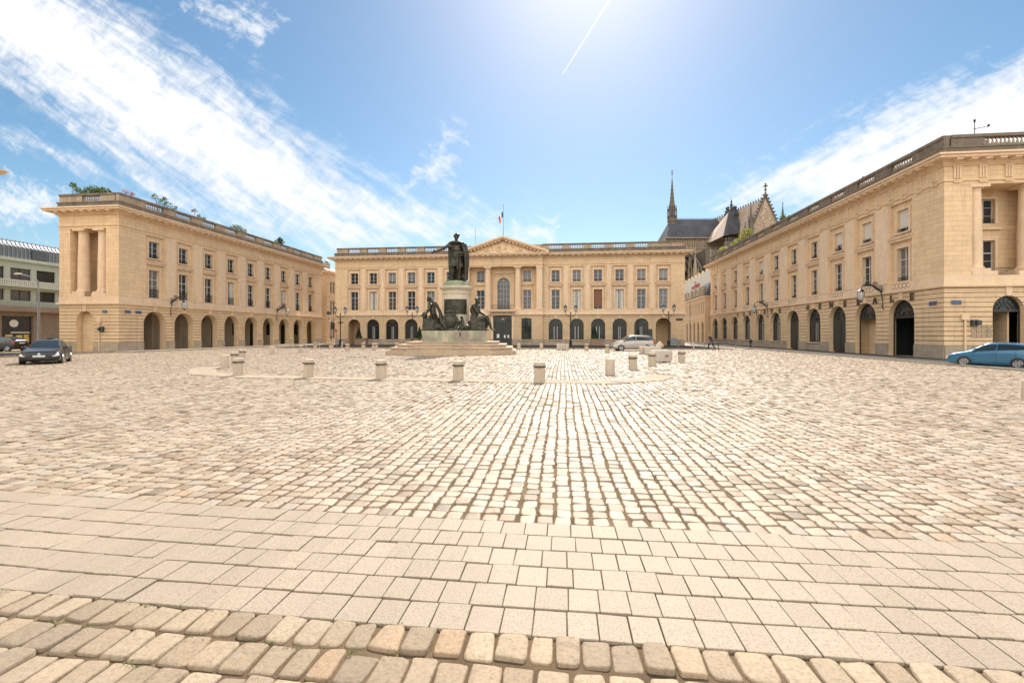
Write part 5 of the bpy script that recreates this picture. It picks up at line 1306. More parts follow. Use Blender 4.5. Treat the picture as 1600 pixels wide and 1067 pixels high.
# ------------------------------------------------------------------ bollards
def bollard_proto(band=True):
    w = MB(); w.frustum((0, 0, -.05), [(.215, 0), (.212, .12), (.198, .62), (.2, .64), (.2, .86), (.185, .885), (.15, .895)] if band else [(.215, 0), (.212, .1), (.2, .84), (.188, .875), (.15, .885)], 20, PI/20)
    b = w.build('bollard', 'bollard'); smooth_angle(b, 25)
    if band: w = MB(); w.frustum((0, 0, .62), [(.2, 0), (.243, .008), (.243, .055), (.2, .063)], 20); w.box(-.03, .03, -.262, -.235, .615, .69); smooth_angle(w.build('iron_band', 'band', b), 25)
    return b
bp, bq = bollard_proto(), bollard_proto(False); first = {0: True, 1: True}
BL = [(-13.85, 18.1, 0, 'banded stone bollard at the left end of the near row'), (-10.39, 17.63, 0, 'banded stone bollard second from the left in the near row on the pale path'),
 (-7.21, 17.46, 0, 'banded stone bollard in the middle of the near row, left of the monument'), (-4.02, 17.19, 0, 'banded stone bollard in the near row right in front of the monument'),
 (-.87, 16.85, 0, 'largest banded stone bollard, right end of the near row in front of the pediment'), (2.06, 20.51, 1, 'plain bandless stone bollard standing in front of the silver minivan'),
 (3.48, 23.39, 0, 'banded stone bollard just right of the plain one near the silver minivan'), (4.97, 26.32, 0, 'banded stone bollard directly beside the long concrete block'),
 (7.35, 29.45, 0, 'lone banded stone bollard right of the concrete blocks'), (-17.46, 21.89, 1, 'plain stone bollard at the far left beside the banded row'),
 (-18.96, 24.42, 0, 'banded stone bollard half hidden behind the plain one on the left'), (-21.4, 28.3, 0, 'banded stone bollard farthest back of the left-hand cluster'),
 (-24.99, 36.82, 1, 'plain stone bollard standing alone before the left arcade'), (-24.4, 40.16, 0, 'banded stone bollard before the end of the left arcade'),
 (-21.92, 44.37, 0, 'banded stone bollard in front of the first open arch of the pedimented building'), (-22.9, 50.2, 0, 'small far bollard beside the left tub with the clipped cone'),
 (-20.36, 47.24, 0, 'banded stone bollard left of the monument steps, nearer of a close pair'), (-21.6, 50.8, 0, 'small far bollard just behind the close pair left of the monument'),
 (-19.3, 51.2, 0, 'far bollard touching the left edge of the monument steps'), (-27.2, 50.9, 0, 'far bollard beside the traffic light pole'), (-29.9, 52.2, 0, 'far bollard at the foot of the left arcade end'),
 (-2.44, 51.4, 1, 'small plain bollard right of the main door'), (.4, 48.9, 1, 'plain bollard touching the short concrete block near the main door'), (2.4, 47.97, 0, 'banded bollard under the brown shuttered window'),
 (4.11, 43.5, 0, 'banded bollard at the nose of the silver minivan'), (6.87, 41.3, 1, 'plain bollard in front of the rear wheel of the silver minivan'), (-5.0, 51.5, 1, 'small plain bollard at the right edge of the monument steps')]
for i, (x, y, k, lab) in enumerate(BL):
    p = (bp, bq)[k]
    if first[k]: o = p; first[k] = False
    else: o = copy_tree(p)
    o.scale = (1, 1, .9 if k == 0 else .84); o.location = (x, y, 0); o.rotation_euler = (random.uniform(-.025, .025), random.uniform(-.025, .025), random.uniform(-.4, .4)); tag(o, lab, 'bollard', 'stone bollards round the monument')
w = MB(); w.frustum((0, 0, 0), [(.3, 0), (.3, .12), (.2, .2), (.2, .55), (.36, .62), (.36, .72), (.28, .85), (.12, .98), (.14, 1.02), (.02, 1.1)], 18)
o = w.build('domed_bollard', 'bollard'); smooth_angle(o, 30); o.location = (8.9, 43.5, 0); tag(o, 'stone bollard with a flared collar and domed cap behind the concrete blocks', 'bollard', 'stone bollards round the monument')
w = MB(); w.frustum((0, 0, 0), [(.12, 0), (.12, .5), (.11, .53), (.04, .545)], 18); o = w.build('short_bollard', 'bollard'); smooth_angle(o, 30); o.location = (12.6, 13.95, 0); tag(o, 'short pale bollard cut off by the right edge of the photo', 'bollard')
MT['redmark'] = plain('red_paint_mark', (.30, .09, .05), .7, var=.2)
MT['concrete'] = stone_mat('cast_concrete', (.47, .42, .35), (.54, .48, .41), (.34, .29, .24), blocks=False, stain_amt=.3)
def block(x, y, L_, W_, h, rz, lab):
    w = MB(); w.box(-L_/2, L_/2, -W_/2, W_/2, .06, h-.08); w.box(-L_/2+.0, L_/2-.0, -W_/2, W_/2, h-.08, h, .07); w.box(-L_/2+.1, -L_/2+.4, -W_/2+.05, W_/2-.05, 0, .06).box(L_/2-.4, L_/2-.1, -W_/2+.05, W_/2-.05, 0, .06)
    o = w.build('concrete_block', 'concrete'); o.location = (x, y, 0); o.rotation_euler = (0, 0, rz); return tag(o, lab, 'barrier', 'concrete barrier blocks')
b1 = block(6.2, 29.9, 1.25, .6, .76, R(20), 'pale concrete block with a red mark, nearest of the three')
w = MB(); w.box(.1, .16, -.306, -.300, .3, .46).box(.2, .26, -.306, -.3, .3, .5).box(.17, .33, -.305, -.3, .38, .42).box(.3, .36, -.306, -.3, .34, .46); w.build('paint_mark', 'redmark', b1)
block(7.6, 40.3, 1.35, .6, .72, R(5), 'pale concrete block behind the marked one, by the minivan rear wheel')
block(-.2, 49.6, 1.0, .55, .7, R(8), 'short pale concrete block near the main door')

# ------------------------------------------------------------------ street lamps and wall lanterns
MT['lampglass'] = plain('frosted_lamp_glass', (.45, .45, .43), .15, var=.1)
def lantern(parent, x, y, z, s=1):
    w = MB(); w.frustum((x, y, z), [(.05*s, 0), (.1*s, .03*s), (.11*s, .06*s)], 8); w.frustum((x, y, z+.42*s), [(.2*s, 0), (.2*s, .03*s), (.13*s, .14*s), (.12*s, .2*s), (.05*s, .24*s), (.015*s, .34*s)], 8)
    for k in range(8):
        a = 2*PI*k/8; w.tube([(x+.1*s*math.cos(a), y+.1*s*math.sin(a), z+.05*s), (x+.185*s*math.cos(a), y+.185*s*math.sin(a), z+.43*s)], .009*s, 4)
    l = w.build('lantern', 'iron', parent); w = MB(); w.frustum((x, y, z+.06*s), [(.09*s, 0), (.165*s, .36*s)], 8); w.build('lamp_glass', 'lampglass', l); return l
def lamp_post(x, y, lab):
    t = thing('street_lamp', lab, 'street lamp', (x, y, .08), YAW, 'two armed lamp posts before the pedimented building')
    w = MB(); w.frustum((0, 0, 0), [(.24, 0), (.24, .12), (.17, .2), (.16, .75), (.2, .82), (.12, .95), (.075, 1.1), (.06, 3.9), (.085, 3.94), (.05, 4.0), (.05, 4.3), (.09, 4.36), (.02, 4.5)], 12); smooth_angle(w.build('post', 'iron', t))
    for s in (-1, 1):
        w = MB(); w.tube([(0, 0, 4.05), (.3*s, 0, 3.98), (.55*s, 0, 4.1), (.66*s, 0, 4.35), (.66*s, 0, 4.5)], [.04, .035, .03, .03, .05], 6)
        w.tube([(.08*s, 0, 3.6), (.25*s, 0, 3.75), (.32*s, 0, 3.95)], .02, 5); w.build('arm', 'iron', t); lantern(t, .66*s, 0, 4.5, 1.25)
    return t
lamp_post(-29.6, 57.9, 'black double lamp post beside the left open arch and traffic light')
lamp_post(-19.6, 57.6, 'black double lamp post mostly hidden behind the bronze woman'); lamp_post(.93, 57.9, 'black double lamp post right of the main door'); lamp_post(12.85, 57.6, 'black double lamp post at the right end, before the open arch')
def wall_lantern(x, y, z, s, lab):
    """s = +1 reaches towards +x"""
    t = thing('wall_lantern', lab, 'wall lamp', (x, y, z), 0, 'scrolled wall lanterns')
    w = MB(); w.tube([(0.02*s, 0, -1.55), (.12*s, 0, -1.3), (.06*s, 0, -1.0), (.14*s, 0, -.5), (.2*s, 0, 0)], [.03, .05, .03, .035, .05], 6)
    w.tube([(.05*s, 0, -.2), (.5*s, 0, .12), (.9*s, 0, .42), (1.3*s, 0, .5), (1.62*s, 0, .38), (1.72*s, 0, .1)], [.06, .09, .07, .045, .035, .025], 6)
    for cx, cz, r in ((.25, .15, .24), (.62, .5, .2)):
        w.tube([((cx+r*(1-k/24)*math.cos(k*.52))*s, 0, cz+r*(1-k/24)*math.sin(k*.52)) for k in range(22)], .03, 5)
    w.tube([((.9+.25*math.cos(k*.45))*s, 0, .15+.2*math.sin(k*.45)) for k in range(11)], .022, 5)
    for k in range(7): w.ell(((.15+.2*k)*s, 0, .05+.09*k), (.05, .05, .07), 5, 4)
    w.build('bracket', 'iron', t)
    l = MB(); l.frustum((1.72*s, 0, -.12), [(.04, .2), (.26, .1), (.24, .04)][::-1] if False else [(.24, .0), (.26, .05), (.12, .18), (.03, .26)], 10)
    for k in range(8): a = 2*PI*k/8; l.tube([(1.72*s+.24*math.cos(a), .24*math.sin(a), -.12), (1.72*s+.26*math.cos(a), .26*math.sin(a), -.45), (1.72*s+.1*math.cos(a), .1*math.sin(a), -.85)], .012, 4)
    l.frustum((1.72*s, 0, -1.0), [(.02, 0), (.1, .1), (.11, .15)], 8); lo = l.build('lantern', 'iron', t)
    g = MB(); g.frustum((1.72*s, 0, -.84), [(.09, 0), (.2, .2), (.245, .4), (.22, .7)], 12); smooth_angle(g.build('lamp_glass', 'lampglass', lo), 60)
wall_lantern(-42.45, 45.0, 5.3, 1, 'scrolled black wall lantern between the first two arches of the left building')
wall_lantern(-42.45, 63.4, 5.3, 1, 'scrolled black wall lantern near the far end of the left building')
wall_lantern(25.95, 40.25, 5.35, -1, 'scrolled black wall lantern on the bank building between its last arches')
wall_lantern(25.95, 61.2, 5.35, -1, 'scrolled black wall lantern on the bank building over the middle arches')

# ------------------------------------------------------------------ foliage
def leafmat(name, c):
    M = Mat(name, .55, .3); n = M.noise(1.7, 3); M.color(M.ramp(n, [(.3, tuple(x*.6 for x in c)), (.7, tuple(min(1, x*1.5) for x in c))]))
    M.b.inputs['Transmission Weight'].default_value = 0
    return M.m
MT['leaf'] = leafmat('fresh_green_leaves', (.10, .15, .035)); MT['yleaf'] = leafmat('yellow_green_leaves', (.30, .30, .05)); MT['dleaf'] = leafmat('dark_box_leaves', (.035, .06, .025)); MT['bark'] = plain('bark', (.12, .085, .055), .9)
MT['pleaf'] = leafmat('pink_flowers', (.45, .13, .15))
def leaves(mb, c, r, n, s, shape=None):
    for k in range(n):
        while True:
            p = Vector((random.uniform(-1, 1), random.uniform(-1, 1), random.uniform(-1, 1)))
            if p.length < 1 and p.length > .25*random.random(): break
        q = Vector(c)+Vector((p.x*r[0], p.y*r[1], p.z*r[2]))
        a = Vector((random.gauss(0, 1), random.gauss(0, 1), random.gauss(0, 1))).normalized(); b = a.cross(Vector((random.gauss(0, 1), random.gauss(0, 1), random.gauss(0, 1)))).normalized()
        ss = s*random.uniform(.6, 1.3); mb.add([tuple(q-a*ss), tuple(q-b*ss*.45), tuple(q+a*ss), tuple(q+b*ss*.45)], [(0, 1, 2, 3)])
def shrub(x, y, z, blobs, n, s, mat, lab, stems=5):
    t = thing('shrub', lab, 'shrub', (x, y, z+(.75 if x > 0 and x < 30 else .45 if x < 0 else 0)), 0, 'shrubs on the roof terraces'); w = MB()
    for bx, by, bz, br in blobs: leaves(w, (bx, by, bz), (br, br, br*.8), n, s)
    w.build('foliage', mat, t); w = MB()
    for bx, by, bz, br in blobs: w.tube([(bx*.3, by*.3, -.8 if bz < 3 else 0), (bx*.7, by*.7, bz*.5), (bx, by, bz)], [.04, .03, .015], 5)
    w.build('stem', 'bark', t)
Z0 = 14.62
shrub(-46.4, 40.6, Z0, [(-.9, 0, 1.0, .5), (-.3, 0, 1.15, .55), (.4, 0, 1.05, .5), (1.0, 0, .95, .45)], 130, .13, 'leaf', 'bushy green plant on the corner roof of the left building')
shrub(-49.3, 40.8, Z0, [(.9, 0, 1.0, .35), (.4, 0, 1.35, .35), (0, 0, 1.8, .3), (1.3, 0, .8, .3)], 60, .12, 'leaf', 'thin leaning plant at the outer corner of the left roof')
shrub(-43.6, 41.0, Z0, [(0, 0, .95, .3), (.3, .4, .85, .25)], 60, .08, 'pleaf', 'low pink flowering plant at the corner of the left roof')
shrub(-43.8, 45.4, Z0, [(0, -.9, 1.5, .4), (0, 0, 1.2, .5), (0, .8, 1.1, .5), (0, 1.6, 1.0, .4), (0, .3, 1.6, .3)], 60, .11, 'leaf', 'wispy tall plants above the first windows of the left roof')
shrub(-43.8, 50.0, Z0, [(0, -.2, 1.4, .3), (0, .5, .9, .35), (0, 1.2, .8, .3)], 60, .1, 'leaf', 'small pointed plant above the third window of the left roof')
shrub(-43.8, 57.2, Z0, [(0, -.9, .9, .5), (0, 0, 1.1, .55), (0, .9, .9, .5)], 110, .12, 'leaf', 'rounded olive green bush halfway along the left roof')
shrub(-43.8, 66.2, Z0, [(0, -.3, .9, .5), (0, .4, 1.0, .5), (0, .2, 1.4, .4)], 150, .13, 'dleaf', 'dark dense little tree near the far end of the left roof')
shrub(27.3, 81.5, Z0, [(0, -.8, .9, .5), (0, .4, 1.0, .6), (0, 1.4, .9, .5)], 110, .14, 'yleaf', 'yellow green bush at the far end of the bank roof')
shrub(27.4, 77.0, Z0, [(0, -.6, 1.0, .5), (0, .5, .8, .5)], 110, .14, 'yleaf', 'smaller yellow green bush second from the far end of the bank roof')
shrub(27.3, 72.4, Z0, [(0, -1.4, 1.5, .6), (0, -.5, 1.7, .7), (0, .6, 1.4, .7), (0, 1.6, 1.0, .6)], 130, .15, 'yleaf', 'largest yellow green bush on the bank roof before the cathedral')
shrub(27.6, 60.6, Z0, [(0, -.5, .9, .4), (0, .5, 1.0, .4)], 80, .11, 'leaf', 'small green bush on the bank roof beside the cathedral gable')
shrub(31.8, 36.4, Z0, [(-1.4, 0, .5, .5), (-.4, 0, .5, .5), (.6, 0, .5, .5), (1.6, 0, .5, .5)], 110, .12, 'yleaf', 'bright hedge seen through the balusters at the right edge of the roof')
MT['planter'] = plain('wooden_planter_box', (.26, .17, .115), .7, var=.15)
for x, y, lab, h in ((-30.5, 66.2, 'brown box tub beside the left open arch', 0), (-22.2, 66.2, 'brown box tub left of the monument under the arched windows', 0), (4.75, 66.2, 'brown box tub under the brown shuttered window', 0)):
    t = thing('planter', lab, 'planter', (x, y, .1), 0, 'brown tubs with clipped cones')
    w = MB(); w.box(-.85, .85, -.45, .45, .08, .95); w.box(-.9, .9, -.5, .5, .95, 1.02).box(-.9, .9, -.5, .5, .02, .08); w.build('tub', 'planter', t)
    w = MB(); w.box(-.8, .8, -.4, .4, 1.0, 1.03); w.build('soil', 'bark', t)
for x, y, lab in ((-30.9, 66.2, 'dark clipped cone in the tub at the left open arch'), (-21.4, 66.2, 'dark clipped cone in the tub left of the monument'), (4.5, 66.2, 'dark clipped cone in the tub under the brown shutter')):
    t = thing('topiary_cone', lab, 'plant', (x, y, 1.12), 0, 'clipped evergreen cones'); w = MB()
    for k in range(1300):
        z = random.random()**1.3*1.75; r = .56*(1-z/1.8)*random.uniform(.75, 1.02); a = random.uniform(0, 2*PI); q = Vector((r*math.cos(a), r*math.sin(a), z))
        d = Vector((random.gauss(0, 1), random.gauss(0, 1), random.gauss(0, 1))).normalized()*.07; e = d.cross(Vector((0, 0, 1)))*.6; w.add([tuple(q-d), tuple(q-e), tuple(q+d), tuple(q+e)], [(0, 1, 2, 3)])
    w.frustum((0, 0, .02), [(.42, 0), (.02, 1.6)], 12); w.build('foliage', 'dleaf', t); w = MB(); w.tube([(0, 0, -.1), (0, 0, .1)], .05, 6); w.build('stem', 'bark', t)

# ------------------------------------------------------------------ flag, masts, aerials, chimneys
fx, fy = -9.3, 70.5
t = thing('flagpole', 'thin white pole above the pediment flying a limp blue white and red flag', 'flagpole', (fx, fy, 15.4)); w = MB(); w.tube([(0, 0, 0), (0, 0, 6.4)], [.06, .035], 8); w.ell((0, 0, 6.45), (.09, .09, .09), 8, 6)
w.tube([(.3, 0, 0), (.3, 0, 1.7), (.55, 0, 1.7), (.55, 0, .2)], .025, 5); w.build('pole', 'zinc', t)
w = {k: MB() for k in range(3)}
for k, (a, b) in enumerate(((0, .45), (.45, .95), (.95, 1.4))):
    n = 8; P0 = []
    for i in range(n+1):
        s_ = a+(b-a)*i/n; P0.append([(-.08-.5*s_ +.0, .12*math.sin(s_*9), 5.6-.75*s_-.06*math.sin(s_*7)), (-.06-.32*s_, .14*math.sin(s_*9+1), 4.75-.95*s_)])
    for i in range(n): w[k].quad(P0[i][0], P0[i+1][0], P0[i+1][1], P0[i][1])
for k, (nm, c) in enumerate((('navy_flag_cloth', (.03, .05, .2)), ('white_flag_cloth', (.8, .78, .75)), ('red_flag_cloth', (.6, .04, .04)))):
    MT[nm] = plain(nm, c, .8, var=.08); o = w[k].build('flag_stripe', nm, t)
o = MB(); o.tube([(0, 0, 0), (0, 0, 3.4)], .03, 5); o.tube([(-.2, 0, 0), (0, 0, .6), (.2, 0, 0)], .02, 4); tag(o.build('lightning_rod', 'zinc', mtx=Matrix.Translation((-13.9, 71.5, 15.38))), 'thin bare rod on the roof between the statue and the pediment', 'rod')
def aerial(x, y, z, h, lab):
    w = MB(); w.tube([(0, 0, 0), (0, 0, h)], .025, 5); w.tube([(-.1, 0, h*.75), (.9, 0, h*.82)], .018, 4)
    for k in range(4): w.tube([(.2+.2*k, -.25, h*.78), (.2+.2*k, .25, h*.78)], .012, 4)
    w.ell((0, 0, h), (.08, .08, .12), 6, 4); w.ell((.9, 0, h*.84), (.07, .1, .1), 6, 4)
    tag(w.build('tv_aerial', 'iron', mtx=Matrix.Translation((x, y, z))), lab, 'aerial', 'television aerials on the bank roof')
aerial(29.2, 36.0, 14.6, 2.4, 'tall television aerial above the near corner of the bank building'); aerial(28.4, 51.0, 14.6, 1.9, 'small aerial halfway along the bank roof'); aerial(28.6, 47.2, 14.6, 2.2, 'slim aerial nearer than the halfway one on the bank roof')
def chim(x, y, n, lab, h=1.6):
    t = thing('chimney', lab, 'chimney', (x, y, 14.6), 0, 'chimney stacks on the bank roof'); w = MB(); w.box(-.3, .3, -.35*n, .35*n, 0, h); w.build('stack', 'weathered', t); w = MB()
    for k in range(n): w.frustum((0, -.35*n+.35+.7*k, h), [(.11, 0), (.1, .3), (.22, .32), (.2, .38), (.02, .46)], 8)
    w.build('cowl', 'iron', t)
chim(28.4, 59.2, 2, 'chimney stack just right of the cathedral gable', 1.35); chim(28.4, 56.5, 1, 'single chimney near the cathedral pinnacle', 1.1); chim(28.3, 42.6, 3, 'triple chimney caps showing over the balusters near the corner', 1.0); chim(30.4, 37.0, 1, 'short capped chimney at the near corner of the bank roof', 1.25); chim(28.3, 53.0, 2, 'twin chimney caps in the middle of the bank roof', .95)

# ------------------------------------------------------------------ signs, traffic light, rails
MT['bluesign'] = plain('blue_enamel_plate', (.05, .09, .17), .4, var=.1)
def plate(x, y, z, w_, h_, axis, lab, mat='bluesign'):
    w = MB(); 
    if axis == 'x': w.box(-.02, .02, -w_/2, w_/2, -h_/2, h_/2).box(-.022, .022, -w_/2+.06, w_/2-.06, -.03, .03)
    else: w.box(-w_/2, w_/2, -.02, .02, -h_/2, h_/2).box(-w_/2+.06, w_/2-.06, -.022, .022, -.03, .03)
    return tag(w.build('street_sign', mat, mtx=Matrix.Translation((x, y, z))), lab, 'sign')
plate(-42.46, 40.15, 3.95, .55, .25, 'x', 'short blue street plate on the corner of the left building'); plate(-44.0, 39.26, 3.95, .5, .25, 'y', 'small blue plate on the narrow end face of the left building')
plate(-42.46, 41.3, 3.95, .65, .25, 'x', 'second, wider blue plate left of the first open arch'); plate(25.96, 35.3, 3.95, .65, .26, 'x', 'blue street plate on the corner of the bank building'); plate(26.75, 34.35, 3.95, .6, .26, 'y', 'blue plate on the end face of the bank building')
plate(16.9, 68.96, 3.9, .95, .28, 'y', 'dark street plate at the right corner of the pedimented building', 'iron'); plate(-35.2, 68.96, 3.6, .8, .26, 'y', 'dark plate at the left corner of the pedimented building', 'rust')
t = thing('traffic_light', 'grey pole with black signal heads and a round sign at the left street corner', 'traffic light', (-28.9, 54.2, 0)); w = MB(); w.tube([(0, 0, 0), (0, 0, 3.6)], .07, 8); w.build('pole', 'zinc', t)
w = MB(); w.box(-.02, .38, -.16, .1, 2.35, 3.25); 
for k in range(3): w.frustum((.18, -.2, 2.42+.29*k), [(.09, 0), (.09, .02)], 8)
w.tube([(0, 0, 3.3), (-.3, 0, 3.5), (-.32, 0, 3.9)], .04, 5); w.tube([(0, 0, 3.3), (.3, 0, 3.45), (.34, 0, 3.8)], .04, 5); w.box(-.1, .1, -.12, -.05, 1.2, 1.5); w.build('signal_head', 'iron', t)
w = MB(); w.prism([(-.35+.24*math.cos(a), 4.4+.24*math.sin(a)) for a in [2*PI*k/16 for k in range(16)]], -.1, -.06); w.build('round_sign', 'darkdoor', t)
w = MB(); w.prism([(.65+.22*math.cos(a), 2.2+.22*math.sin(a)) for a in [2*PI*k/16 for k in range(16)]], -.1, -.06); w.build('small_sign', 'redmark', t)
w = MB(); w.tube([(.65, 0, 0), (.65, 0, 2.3)], .035, 6); w.build('pole', 'zinc', t)
def rail(pts, lab, mat='concrete', h=.55):
    w = MB(); P = [Vector(p) for p in pts]
    w.tube([(p.x, p.y, h) for p in P], .045, 6)
    for a, b in zip(P[:-1], P[1:]):
        n = max(1, int((b-a).length/1.35))
        for k in range(n+1): q = a.lerp(b, k/n); w.tube([(q.x, q.y, 0), (q.x, q.y, h)], .04, 6)
    return tag(w.build('railing', mat), lab, 'railing')
rail([(-34.6, 52.4), (-28.0, 52.9)], 'low pale rail at the foot of the left arcade by the traffic light', h=.5)
rail([(13.6, 55.9), (17.2, 53.0), (19.4, 54.0)], 'low pale handrail at the street corner where a person passes', 'zinc', .8)
for x, y, lab in ((-27.0, 53.2, 'thin pale post right of the left lamp post'), (-24.0, 53.0, 'thin pale post before the left tub'), (9.9, 53.2, 'thin pale post beside the right lamp post'), (14.0, 51.0, 'thin pale post left of the corner handrail')):
    w = MB(); w.frustum((0, 0, 0), [(.07, 0), (.07, .85), (.03, .9)], 8); o = w.build('thin_post', 'concrete'); o.location = (x, y, 0); tag(o, lab, 'post', 'thin pale posts')
w = MB(); w.box(-.3, .3, -.1, .1, 0, 2.35); w.box(-.25, .25, -.12, -.1, .9, 2.2); o = w.build('information_panel', 'darkdoor'); o.location = (11.9, 64.5, .1); tag(o, 'upright dark information panel left of the right open arch', 'panel')
w = MB(); w.box(-.45, .45, -.3, .3, 0, 1.0); w.box(-.48, .48, -.33, .33, 1.0, 1.06).box(-.02, .02, -.31, -.3, .05, .95); o = w.build('utility_box', plain('grey_green_cabinet', (.22, .26, .24), .5)); o.location = (15.9, 68.3, .1); tag(o, 'low grey green utility box at the right corner of the pedimented building', 'utility box')
w = MB(); w.box(-.4, .4, -.5, .5, 0, 1.9); w.box(-.43, .43, -.53, .53, 1.9, 1.97).box(.4, .41, -.02, .02, .1, 1.8); o = w.build('utility_cabinet', plain('pale_grey_cabinet', (.42, .38, .31), .6)); o.location = (-44.6, 42.9, .03); tag(o, 'pale cabinet standing inside the first arch of the left building', 'utility box')
for x, lab in ((27.25, 'pale alarm box and conduit on the end face of the bank building'), ):
    w = MB(); w.box(-.22, .22, -.14, 0, 2.75, 3.15); w.tube([(0, -.08, 2.75), (0, -.08, .2)], .06, 6); o = w.build('conduit_box', 'trim'); o.location = (x, 34.38, 0); tag(o, lab, 'wall box')
w = MB(); w.box(-.18, .18, -.2, 0, 2.35, 2.75); w.box(.02, .3, -.3, -.2, 2.4, 2.7); o = w.build('wall_camera', 'darkdoor'); o.location = (27.8, 34.38, 0); tag(o, 'dark camera housing on the end face of the bank building', 'camera')
w = MB(); w.box(-.2, .2, -.14, 0, 2.9, 3.3); w.tube([(0, -.08, 2.9), (0, -.08, .1)], .05, 6); o = w.build('conduit_box', 'trim'); o.location = (-44.55, 39.29, 0); tag(o, 'pale box and conduit on the end face of the left building', 'wall box')
w = MB(); w.box(-.15, .15, -.2, 0, 2.0, 2.5); w.box(-.3, -.1, -.3, -.2, 2.1, 2.4); o = w.build('wall_camera', 'darkdoor'); o.location = (-44.2, 39.29, 0); tag(o, 'dark camera housing on the end face of the left building', 'camera')
w = MB()
for k in range(4):
    for j in range(3): w.box(-.62+.32*k, -.34+.32*k, -.03, 0, 1.55+.3*j, 1.8+.3*j)
o = w.build('number_grid', 'weatheredlight'); o.location = (28.3, 34.38, 0); tag(o, 'stone plaque of small tiles left of the arch on the bank end face', 'plaque')
# lamp column by the shop building
t = thing('road_lamp', 'tall grey road lamp with a curved arm before the green shop building', 'street lamp', (-53.0, 40.6, 0), YAW); w = MB(); w.tube([(0, 0, 0), (0, 0, 6.5), (-.1, 0, 7.2), (-.8, 0, 7.6), (-1.8, 0, 7.85)], [.12, .08, .07, .05, .05], 8); w.build('column', 'zinc', t); w = MB(); w.ell((-2.1, 0, 7.88), (.45, .14, .09)); w.build('lamp_head', 'paleplaster', t)

